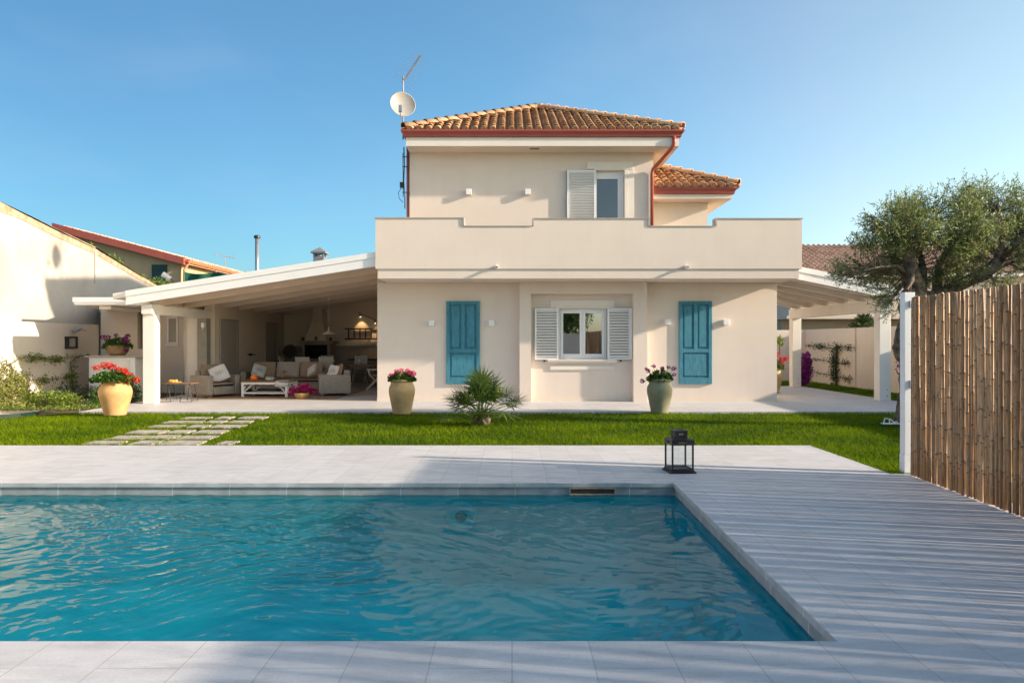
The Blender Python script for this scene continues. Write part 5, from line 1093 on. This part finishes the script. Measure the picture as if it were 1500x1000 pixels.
# lantern on the deck
def lantern(x, y):
    t = thing('lantern', 'black metal lantern with glass sides standing on the pool deck', 'lantern', (x, y, 0))
    rot = Matrix.Translation((x, y, 0)) @ Matrix.Rotation(R(6), 4, 'Z')
    def B(mb, *a): mb.box(*a, rot); return mb
    mb = MB(); B(mb, -.155, .155, -.155, .155, .0, .018); B(mb, -.14, .14, -.14, .14, .018, .034); mb.build('base', 'dark', t, bevel=.003)
    fr = MB(); h = .122
    for sx in (-1, 1):
        for sy in (-1, 1): B(fr, sx * h - .009, sx * h + .009, sy * h - .009, sy * h + .009, .034, .325)
    for s in (-1, 1):
        B(fr, -h + .009, h - .009, s * h - .007, s * h + .007, .0345, .052); B(fr, s * h - .007, s * h + .007, -h + .009, h - .009, .0345, .052)
    fr.build('frame', 'dark', t)
    tp = MB()
    for s in (-1, 1):
        for (a0, a1, z0, z1) in ((-.135, .135, .325, .345), (-.135, .135, .362, .385), (-.135, -.05, .345, .362), (.05, .135, .345, .362), (-.028, -.020, .345, .362), (-.003, .004, .345, .362), (.022, .03, .345, .362)):
            B(tp, a0, a1, s * .132 - .003, s * .132 + .003, z0, z1); B(tp, s * .132 - .003, s * .132 + .003, a0 + .003, a1 - .003, z0, z1)
    tp.hexa([rot @ Vector(p) for p in ((-.14, -.14, .386), (.14, -.14, .386), (.14, .14, .386), (-.14, .14, .386), (-.08, -.08, .402), (.08, -.08, .402), (.08, .08, .402), (-.08, .08, .402))])
    tpo = tp.build('top', 'dark', t)
    ch = MB(); B(ch, -.075, .075, -.075, .075, .403, .478); B(ch, -.082, .082, -.082, .082, .478, .487); ch.build('chimney_cap', 'dark', t)
    sl = MB(); 
    for k in (-1, 0, 1): B(sl, k * .018 - .005, k * .018 + .005, -.0765, -.0752, .438, .458)
    sl.build('vent_slots', 'gravel', tpo)
    gl = MB(); q = h - .001
    for s in (-1, 1):
        for pts in ([(-q, s * h, .05), (q, s * h, .05), (q, s * h, .325), (-q, s * h, .325)], [(s * h, -q, .05), (s * h, q, .05), (s * h, q, .325), (s * h, -q, .325)]):
            gl.add([rot @ Vector(p) for p in pts], [(0, 1, 2, 3)])
    gl.build('glass', 'glass_clear', t)
    hd = MB(); hd.tube([rot @ Vector(p) for p in ((-.05, .0, .487), (-.03, .02, .50), (.03, .02, .50), (.05, 0, .487))], .004, 6); hd.build('handle', 'dark', t)
lantern(1.97, 8.05)

# ------------------------------------------------------------------ patio furniture (built round the origin, then turned)
def soft_box(name, mat, parent, x0, x1, y0, y1, z0, z1, rot=None, puff=.03):
    nx, ny = 6, 6; mb = MB(); vs = []; cx, cy, cz = (x0 + x1) / 2, (y0 + y1) / 2, (z0 + z1) / 2; hx, hy, hz = (x1 - x0) / 2, (y1 - y0) / 2, (z1 - z0) / 2
    for s in (-1, 1):
        for i in range(nx + 1):
            for j in range(ny + 1):
                u, v = i / nx * 2 - 1, j / ny * 2 - 1
                e = min(1, (1 - abs(u) ** 4) * (1 - abs(v) ** 4) * 1.3 + .30); vs.append((u * hx * (1 - .03 * abs(v) ** 3), v * hy * (1 - .03 * abs(u) ** 3), s * hz * e))
    W = ny + 1; O = (nx + 1) * W; fs = []
    for i in range(nx):
        for j in range(ny):
            a = i * W + j; fs.append((a, a + 1, a + W + 1, a + W)); b = O + a; fs.append((b, b + W, b + W + 1, b + 1))
    ring = [i * W for i in range(nx + 1)] + [nx * W + j for j in range(1, ny + 1)] + [i * W + ny for i in range(nx - 1, -1, -1)] + [j for j in range(ny - 1, 0, -1)]
    for k in range(len(ring)): a, b = ring[k], ring[(k + 1) % len(ring)]; fs.append((a, O + a, O + b, b))
    mtx = Matrix.Translation((cx, cy, cz)) @ (rot or Matrix.Identity(4)); o_ = org(parent) if parent else Vector((0, 0, 0))
    mb.add([o_ + mtx @ Vector(v) for v in vs], fs); return mb.build(name, mat, parent, smooth=True)
def armchair(label, loc, rz, w=.98, sofa=False):
    t = thing('wicker_sofa' if sofa else 'wicker_armchair', label, 'sofa' if sofa else 'armchair', (0, 0, 0), None if sofa else 'wicker armchairs in the patio')
    hw = w / 2; mb = MB(); mb.box(-hw, -hw + .16, -.42, .42, .08, .60).box(hw - .16, hw, -.42, .42, .08, .60).box(-hw + .16, hw - .16, .24, .42, .08, .72).box(-hw + .16, hw - .16, -.40, .24, .08, .30); mb.build('frame', 'wicker', t, bevel=.03)
    for sx in (-1, 1):
        for sy in (-1, 1): l = MB(); l.box(sx * (hw - .09) - .035, sx * (hw - .09) + .035, sy * .35 - .035, sy * .35 + .035, 0, .08); l.build('leg', 'wood', t)
    n = 3 if sofa else 1; sw = (w - .34) / n
    for k in range(n):
        x0 = -hw + .17 + k * sw; soft_box('seat_cushion', 'cushion', t, x0, x0 + sw - .01, -.40, .24, .30, .45)
        soft_box('back_cushion', 'cushion_pale' if k == 1 and sofa else 'cushion', t, x0 + .01, x0 + sw - .02, .02, .20, .42, .90, None) if False else soft_box('back_cushion', 'cushion_pale' if k == 1 and sofa else 'cushion', t, x0 + .01, x0 + sw - .02, -.10, .40, .56, .72, Matrix.Rotation(R(78), 4, 'X'))
    t.location = loc; t.rotation_euler = (0, 0, rz); return t
armchair('wicker armchair with taupe cushions, left one, beside the folding side table', (-8.15, 18.75, TZ), R(58))
armchair('wicker armchair with taupe cushions, right one, with its side towards the pool', (-5.0, 19.2, TZ), R(-72))
armchair('long wicker sofa with taupe cushions behind the white coffee table', (-6.9, 20.9, TZ), 0, 2.5, True)
def pillow(label, loc, rot, s=.44, print_=True):
    t = thing('throw_pillow', label, 'pillow', (0, 0, 0), 'pillows on the patio seats'); soft_box('cover', 'pillow', t, -s / 2, s / 2, -s / 2, s / 2, -.06, .06)
    if print_:
        mb = MB()
        for k in range(14):
            a = k * .45; r_ = .05 + .05 * (k % 2); mb.box(math.cos(a) * r_ - .016, math.cos(a) * r_ + .016, math.sin(a) * r_ * .6 - .006, math.sin(a) * r_ * .6 + .006, .064, .0655)
            mb.box(math.cos(a) * r_ - .016, math.cos(a) * r_ + .016, math.sin(a) * r_ * .6 - .006, math.sin(a) * r_ * .6 + .006, -.0655, -.064)
        mb.build('printed_motif', 'ink', t)
    t.location = loc; t.rotation_euler = rot
pillow('white pillow with a round brown print leaning on the left armchair', (-7.98, 18.6, .66), (R(62), R(-22), R(30)), .45)
pillow('white pillow with a small print leaning at the left end of the sofa', (-7.55, 20.35, .66), (R(58), R(20), R(25)), .38)
pillow('white pillow tilted on its corner at the right end of the sofa', (-5.95, 20.3, .68), (R(50), R(-30), R(-20)), .34, False)
pillow('white printed pillow standing on the right armchair', (-4.98, 19.05, .70), (R(70), R(8), R(-25)), .34)

# coffee table
t = thing('coffee_table', 'white coffee table with crossed braces and a brown plank top', 'coffee table', (0, 0, 0)); W, D_, H = 1.32, .82, .44
mb = MB()
for k in range(5): mb.box(-W / 2, W / 2, -D_ / 2 + k * D_ / 5 + .003, -D_ / 2 + (k + 1) * D_ / 5 - .003, H - .03, H)
mb.build('table_top', 'wood', t)
mb = MB(); mb.box(-W / 2 + .02, W / 2 - .02, -D_ / 2 + .02, D_ / 2 - .02, H - .085, H - .031); mb.build('apron', 'white_wood', t)
for sx in (-1, 1):
    for sy in (-1, 1): l = MB(); l.box(sx * (W / 2 - .055) - .032, sx * (W / 2 - .055) + .032, sy * (D_ / 2 - .055) - .032, sy * (D_ / 2 - .055) + .032, 0, H - .086); l.build('leg', 'white_wood', t)
mb = MB(); mb.box(-W / 2 + .088, W / 2 - .088, -D_ / 2 + .03, D_ / 2 - .03, .10, .135); mb.build('shelf', 'white_wood', t)
mb = MB()
for sy in (-1, 1):
    for sx in (-1, 1):
        y = sy * (D_ / 2 - .055); mb.tube([(sx * (W / 2 - .09), y, .14), (sx * (W / 2 - .30), y, H - .09)], .018, 4)
for sx in (-1, 1):
    for sy in (-1, 1): mb.tube([(sx * (W / 2 - .055), sy * (D_ / 2 - .09), .14), (sx * (W / 2 - .055), sy * (D_ / 2 - .28), H - .09)], .018, 4)
mb.build('braces', 'white_wood', t); t.location = (-6.68, 18.85, TZ); t.rotation_euler = (0, 0, R(-3))
TT = TZ + .44
t = thing('juice_jug', 'glass jug of orange juice on the coffee table', 'jug', (-7.08, 18.75, TT))
mb = MB(); mb.lathe([(0, 0), (.075, 0), (.10, .05), (.09, .13), (.075, .15), (0, .15)], (-7.08, 18.75, TT + .002), 20); mb.build('juice', 'orange', t, smooth=True)
mb = MB(); mb.lathe([(.078, 0.15), (.065, .17), (.075, .23), (.07, .23), (.06, .17)], (-7.08, 18.75, TT + .003), 20); mb.tube([(-7.01, 18.75, TT + .20), (-6.96, 18.75, TT + .16), (-6.98, 18.75, TT + .08)], .008, 6); mb.build('jug_rim', 'glass_clear', t, smooth=True)
t = thing('cake_stand', 'two-tier stand with pastries on the coffee table', 'cake stand', (-6.28, 18.8, TT))
mb = MB(); mb.lathe([(0, 0), (.06, 0), (.015, .02), (.012, .30), (0, .30)], (-6.28, 18.8, TT), 12).lathe([(0, .10), (.15, .11), (.155, .125), (0, .115)], (-6.28, 18.8, TT), 24).lathe([(0, .21), (.10, .22), (.105, .235), (0, .225)], (-6.28, 18.8, TT), 24); mb.build('stand', 'wood', t, smooth=True)
mb = MB()
for k in range(12): a = k * .9; r_ = .09 if k < 8 else .05; mb.lathe([(0, 0), (.03, .0), (.033, .02), (.02, .035), (0, .038)], (-6.28 + r_ * math.cos(a), 18.8 + r_ * math.sin(a), TT + (.126 if k < 8 else .236)), 8)
mb.build('pastries', 'clay_brown', t, smooth=True)
t = thing('bread_basket', 'small cream basket of bread in the middle of the coffee table', 'basket', (-6.72, 18.9, TT))
mb = MB(); mb.lathe([(0, 0), (.10, 0), (.14, .07), (.13, .07), (.09, .02), (0, .02)], (-6.72, 18.95, TT + .001), 20); mb.build('basket', 'pillow', t, smooth=True)
mb = MB()
for k in range(6): mb.lathe([(0, 0), (.04, .01), (.045, .035), (.02, .06), (0, .062)], (-6.72 + .07 * math.cos(k), 18.95 + .07 * math.sin(k), TT + .045), 8)
mb.build('bread_rolls', 'gravel', t, smooth=True)
mb = MB(); vs = []; fs = []
for i in range(9):
    for j in range(5):
        u = i / 8; x = -6.38 + .36 * (j / 4) - .02; y = 18.46 + .42 - u * .44; z = TT + .008
        if u > .86: y = 18.425; z = TT + .006 - (u - .86) * 1.1
        vs.append((x + .004 * math.sin(i * 2), y, z + .003 * math.sin(j * 2.2)))
for i in range(8):
    for j in range(4): a = i * 5 + j; fs.append((a, a + 1, a + 6, a + 5))
mb.add(vs, fs); o = mb.build('table_cloth', 'pillow', loc=(-6.2, 18.6, TT), smooth=True); tag(o, 'pale runner cloth hanging over the front right corner of the coffee table', 'cloth'); md = o.modifiers.new('thick', 'SOLIDIFY'); md.thickness = .004
mb = MB(); mb.box(-8.3, -4.6, 17.75, 21.6, TZ + .004, TZ + .016); tag(mb.build('rug', 'rug', loc=(-6.4, 19.5, TZ)), 'flat brown woven rug under the patio seating', 'rug')
t = thing('flower_basket', 'wicker basket overflowing with magenta flowers on the patio floor', 'flower basket', (-5.55, 18.0, TZ))
mb = MB(); mb.lathe([(0, 0), (.16, 0), (.20, .14), (.205, .15), (.18, .15), (.15, .03), (0, .03)], (-5.52, 17.95, TZ + .016), 20); mb.build('basket', 'wicker_basket', t, smooth=True)
C = blob_pts([(-5.55, 17.95, .28, .26, .18, .12), (-5.42, 17.95, .36, .12, .1, .10), (-5.75, 17.95, .22, .14, .14, .12), (-5.25, 17.95, .22, .14, .12, .08)], 2600); n = len(C); leaves('blossom', C, RNG.normal(size=(n, 3)), RNG.uniform(.03, .05, n), .035, 'magenta', t)
C = blob_pts([(-5.54, 17.97, .21, .26, .2, .08)], 1200); n = len(C); leaves('foliage', C, RNG.normal(size=(n, 3)), .06, .035, 'leaf_dark', t)
# side table with tray
t = thing('side_table', 'low side table with bent black wire legs and a tray of yellow fruit', 'side table', (-8.35, 17.2, TZ))
mb = MB(); mb.box(-8.78, -7.98, 16.98, 17.38, .475, .49); mb.build('table_top', 'wood', t)
for x in (-8.65, -8.12):
    mb = MB(); mb.tube([(x - .06, 17.0, .474), (x - .14, 16.98, .03), (x - .12, 16.98, .015), (x + .13, 17.02, .015), (x + .14, 17.03, .03), (x + .05, 17.05, .474)], .009, 6); mb.tube([(x - .06, 17.33, .474), (x - .14, 17.35, .03), (x + .14, 17.35, .03), (x + .05, 17.33, .474)], .009, 6); mb.build('leg', 'dark', t)
mb = MB(); mb.lathe([(0, 0), (.15, 0), (.18, .03), (.17, .03), (.14, .01), (0, .01)], (-8.5, 17.17, .492), 20); tr_ = thing('fruit_tray', 'shallow tray of yellow fruit on the wire-legged side table', 'tray', (-8.5, 17.17, .492)); mb.build('tray', 'wicker_basket', tr_, smooth=True)
mb = MB()
for k in range(9): a = k * .7; r_ = .09 * (k > 1); mb.lathe([(0, 0), (.03, .01), (.038, .035), (.025, .06), (0, .068)], (-8.5 + r_ * math.cos(a), 17.17 + r_ * math.sin(a), .504), 10)
mb.build('fruit', 'yellow', tr_, smooth=True)
# white cabinet with slab, wall picture lamp
t = thing('garden_cabinet', 'white louvred utility cabinet with a thin stone top against the shaded wall', 'cabinet', (-11.0, 19.3, 0))
mb = MB(); mb.box(-11.62, -10.35, 18.75, 19.35, 0.0, 1.10); mb.build('body', 'white_metal', t, bevel=.005)
mb = MB(); mb.box(-11.72, -9.95, 18.68, 19.4, 1.105, 1.14); mb.build('slab_top', 'coping', t)
mb = MB(); mb.box(-11.55, -10.50, 18.725, 18.748, .1, 1.04); dr = mb.build('door', 'white_wood', t, bevel=.003)
mb = MB()
for k in range(12): z = .62 + k * .032; mb.hexa([(-11.45, 18.715, z), (-10.6, 18.715, z), (-10.6, 18.724, z), (-11.45, 18.724, z), (-11.45, 18.722, z + .02), (-10.6, 18.722, z + .02), (-10.6, 18.724, z + .021), (-11.45, 18.724, z + .021)])
mb.build('louvres', 'white_metal', dr)
t = thing('wall_frame_sign', 'small black framed box on the shaded part of the white wall', 'wall box', (-12.4, 19.1, 1.5))
mb = MB(); Y0, Y1, Z0, Z1 = 18.92, 19.35, 1.33, 1.67
mb.box(-12.4, -12.30, Y0, Y0 + .05, Z0, Z1).box(-12.4, -12.30, Y1 - .05, Y1, Z0, Z1).box(-12.4, -12.301, Y0 + .05, Y1 - .05, Z0, Z0 + .05).box(-12.4, -12.301, Y0 + .05, Y1 - .05, Z1 - .05, Z1); mb.build('frame', 'dark', t)
mb = MB(); mb.box(-12.39, -12.34, Y0 + .05, Y1 - .05, Z0 + .05, Z1 - .05); mb.build('panel', 'coping', t)
t = thing('wall_spotlight', 'small silver spotlight above the black framed box', 'spotlight', (-12.38, 19.3, 1.83))
mb = MB(); mb.tube([(-12.4, 19.25, 1.82), (-12.25, 19.2, 1.86)], .015, 6).tube([(-12.27, 19.1, 1.80), (-12.2, 19.35, 1.90)], [.055, .04], 10).tube([(-12.25, 19.2, 1.86), (-12.1, 19.4, 1.84)], .02, 6); mb.build('lamp_head', 'galv', t)
t = thing('patio_lantern_lamp', 'small white lamp fixed to the bare concrete column', 'wall lamp', (-8.85, 19.4, 1.98))
mb = MB(); mb.box(-8.83, -8.74, 19.38, 19.49, 1.93, 2.06).box(-8.82, -8.80, 19.42, 19.46, 1.86, 1.93); mb.build('lamp_body', 'white_metal', t, bevel=.004)
# fireplace at the back wall
t = thing('fireplace', 'brick fireplace with a flared cream hood and dark firebox on the back wall', 'fireplace', (-7.3, 25.5, 0)); cx = -7.22
mb = MB()
R0 = [(-.76, 25.05), (.76, 25.05), (.76, 25.78), (-.76, 25.78)]; prof = [(1.56, 1.0), (1.85, .82), (2.2, .60), (2.5, .47), (2.75, .42), (3.3, .40)]
R0 = [(a_ * .52, b_2) for a_, b_2 in R0]
vs = []; 
for z, k in prof:
    for (dx, y) in R0: vs.append((cx + dx * k, 25.78 - (25.78 - y) * (k * .8 + .2 if k > .45 else .55), z))
fs = []
for i in range(len(prof) - 1):
    for k in range(4): a = i * 4; fs.append((a + k, a + (k + 1) % 4, a + 4 + (k + 1) % 4, a + 4 + k))
mb.add(vs, fs); mb.build('hood', 'patio_wall', t)
mb = MB(); mb.box(cx - .52, cx + .68, 24.95, 25.78, 1.44, 1.555); mb.build('mantel', 'wains', t, bevel=.01)
mb = MB(); mb.box(cx - .48, cx - .40, 25.05, 25.78, 0, 1.438).box(cx + .44, cx + .56, 25.05, 25.78, 0, 1.438).box(cx - .40, cx + .44, 25.1, 25.78, 0, .90).box(cx - .40, cx + .44, 25.10, 25.78, 1.40, 1.438); mb.build('surround', 'wains', t)
mb = MB(); mb.box(cx - .399, cx + .439, 25.70, 25.775, .901, 1.399).box(cx - .399, cx - .37, 25.12, 25.70, .901, 1.399).box(cx + .41, cx + .439, 25.12, 25.70, .901, 1.399); mb.tube([(cx - .25, 25.2, .96), (cx + .3, 25.2, .96)], .04, 8); mb.build('firebox', 'soot', t)
for (dx, s, lb) in ((-.46, .06, 'dark pot at the left end of the mantel'), (.02, .07, 'reddish pot in the middle of the mantel'), (.55, .055, 'small dark pot at the right end of the mantel')):
    t = thing('mantel_pot', lb, 'pot', (cx + dx, 25.2, 1.556)); mb = MB(); mb.lathe([(0, 0), (s * .7, 0), (s, s), (s * .9, s * 1.8), (s * .5, s * 2.2), (0, s * 2.2)], (cx + dx, 25.1, 1.556), 12); mb.build('pot', 'rust' if dx == .02 else 'dark_wood', t, smooth=True)
t = thing('round_tray', 'large dark round tray leaning beside the fireplace', 'tray', (-8.0, 25.2, 1.1))
mb = MB(); mb.lathe([(0, 0), (.24, 0), (.25, .03), (.225, .03), (.22, .012), (0, .012)], (-8.12, 25.0, 1.17), 28, Matrix.Rotation(R(80), 4, 'X')); mb.build('tray', 'dark_wood', t)
t = thing('kitchen_counter', 'low masonry counter with a dark top along the patio back wall', 'counter', (-5, 25.4, 0))
mb = MB(); mb.box(-6.0, -3.5, 25.1, 25.77, 0, .84); mb.build('base', 'wains', t)
mb = MB(); mb.box(-6.03, -3.48, 25.05, 25.775, .841, .89); mb.build('worktop', 'dark_wood', t)
for i, (x, s, m_, lb) in enumerate(((-5.7, .12, 'dark_wood', 'dark bowl at the left end of the counter'), (-4.9, .09, 'gravel', 'pale pot on the counter'), (-4.2, .13, 'soot', 'black pan on the right part of the counter'))):
    t = thing('kitchen_pot', lb, 'pot', (x, 25.35, .892)); mb = MB(); mb.lathe([(0, 0), (s * .8, 0), (s, s * .5), (s * .95, s), (s * .3, s * 1.2), (0, s * 1.3)], (x, 25.35, .892), 16); mb.build('pot', m_, t, smooth=True)
t = thing('barbecue', 'black box barbecue standing left of the dining table', 'barbecue', (-7.7, 23.6, 0))
mb = MB(); mb.box(-8.2, -7.5, 23.4, 23.9, .62, .82).box(-8.25, -7.45, 23.38, 23.92, .82, .86); mb.build('body', 'dark', t, bevel=.01)
for dx in (-8.15, -7.55): mb = MB(); mb.box(dx - .03, dx + .03, 23.45, 23.85, 0, .62); mb.build('leg', 'dark', t)
# pendant lamp, rail with spots, ladder
t = thing('pendant_lamp', 'cone-shaped enamel pendant lamp hanging from the pergola ceiling', 'pendant lamp', (-5.85, 21.8, 2.9))
mb = MB(); mb.tube([(-5.85, 21.8, 1.95), (-5.85, 21.8, 2.93)], .006, 6).tube([(-5.85, 21.8, 2.85), (-5.85, 21.8, 2.93)], .04, 10); mb.build('cord', 'trim', t)
mb = MB(); mb.lathe([(.03, .22), (.035, .12), (.07, .09), (.17, .03), (.20, .0), (.165, .02), (.06, .07), (.03, .10)], (-5.85, 21.8, 1.76), 24); mb.build('shade', 'trim', t, smooth=True)
mb = MB(); mb.lathe([(0, 0), (.03, .01), (.035, .04), (.02, .07), (0, .08)], (-5.85, 21.8, 1.77), 12); mb.build('bulb', 'white_metal', t, smooth=True)
t = thing('spot_rail', 'dark rail with three small lit spotlights on the back wall above the ladder', 'spot rail', (-5.1, 25.6, 2.4))
mb = MB(); mb.tube([(-5.75, 25.6, 2.60), (-5.0, 25.6, 2.28)], .015, 6).tube([(-5.0, 25.6, 2.28), (-4.6, 25.6, 2.40), (-4.3, 25.6, 2.30)], .015, 6).tube([(-5.4, 25.6, 2.45), (-5.4, 25.78, 2.45)], .015, 6); mb.build('rail', 'dark', t)
for (x, z) in ((-5.70, 2.56), (-5.15, 2.32), (-4.65, 2.32)):
    mb = MB(); mb.tube([(x, 25.55, z), (x + .01, 25.58, z - .10)], [.03, .045], 10); hd = mb.build('spot_head', 'galv', t)
    mb = MB(); mb.tube([(x + .012, 25.582, z - .102), (x + .012, 25.583, z - .112)], .03, 8); mb.build('bulb', 'bulb', hd)
    l = bpy.data.lights.new('spot', 'SPOT'); l.energy = 7; l.color = (1, .62, .30); l.spot_size = R(75); l.spot_blend = .6; l.shadow_soft_size = .03
    lo = bpy.data.objects.new('spot_beam', l); COL.objects.link(lo); lo.parent = hd; lo.location = Vector((x + .02, 25.56, z - .13)) - org(hd); lo.rotation_euler = (R(25), 0, 0)
t = thing('wooden_ladder', 'dark wooden ladder hung sideways on the patio back wall', 'ladder', (-5, 25.7, 1.8))
mb = MB(); mb.box(-6.3, -3.9, 25.70, 25.75, 1.98, 2.03).box(-6.3, -3.9, 25.70, 25.75, 1.60, 1.65); mb.build('rails', 'dark_wood', t)
for k in range(11): mb = MB(); x = -6.18 + k * .215; mb.box(x, x + .04, 25.71, 25.74, 1.651, 1.979); mb.build('rung', 'dark_wood', t)
# dining table and chairs
t = thing('dining_table', 'rustic brown dining table behind the sofa', 'dining table', (-5.7, 22.9, TZ))
mb = MB(); mb.box(-7.0, -4.5, 22.5, 23.4, .70, .75); mb.build('table_top', 'wood', t, bevel=.01)
for sx in (-6.85, -4.65):
    for sy in (22.6, 23.3): mb = MB(); mb.box(sx - .04, sx + .04, sy - .04, sy + .04, TZ, .70); mb.build('leg', 'wood', t)
def dining_chair(label):
    t = thing('folding_chair', label, 'chair', (0, 0, 0), 'chairs round the dining table'); s = .23
    for sx in (-1, 1):
        mb = MB(); mb.tube([(sx * s, .30, 0), (sx * s, -.18, .46), (sx * s, -.22, .62)], .017, 5); mb.build('leg', 'trim', t)
        mb = MB(); mb.tube([(sx * (s - .03), -.28, 0), (sx * (s - .03), .16, .45), (sx * (s - .02), .33, 1.03)], .017, 5); mb.build('leg', 'trim', t)
        mb = MB(); mb.box(sx * s - .025, sx * s + .025, -.26, .25, .62, .645); mb.build('armrest', 'trim', t)
    mb = MB(); mb.box(-s + .02, s - .02, -.20, .20, .44, .465); mb.build('seat', 'cushion_pale', t)
    mb = MB(); mb.hexa([(-s + .03, .19, .52), (s - .03, .19, .52), (s - .03, .205, .52), (-s + .03, .205, .52), (-s + .03, .32, 1.02), (s - .03, .32, 1.02), (s - .03, .335, 1.02), (-s + .03, .335, 1.02)]); mb.build('backrest', 'chair_sling', t)
    return t
c0 = dining_chair('folding dining chair seen in profile at the right end of the table'); c0.location = (-4.3, 21.5, TZ); c0.rotation_euler = (0, 0, R(-75))
for (x, y, rz, lb) in ((-6.65, 21.95, 180, 'pale dining chair, left of the two with their backs to the sofa'), (-5.9, 21.95, 180, 'pale dining chair, right of the two with their backs to the sofa'), (-6.5, 23.7, 0, 'dining chair on the fireplace side of the table, left one'), (-5.3, 23.7, 0, 'dining chair on the fireplace side of the table, right one'), (-7.45, 22.9, 95, 'folding dining chair at the left end of the table')):
    copy_tree(c0, None, (x, y, TZ), R(rz), lb)
for (x, lb) in ((-5.95, 'small glass bottle on the left half of the dining table'), (-5.1, 'white candle stand on the right half of the dining table')):
    t = thing('table_bottle', lb, 'bottle', (x, 22.8, .75)); mb = MB(); mb.lathe([(0, 0), (.035, 0), (.035, .13), (.014, .17), (.014, .22), (0, .22)], (x, 22.8, .751), 12); mb.build('bottle', 'galv' if x < -5.5 else 'trim', t, smooth=True)
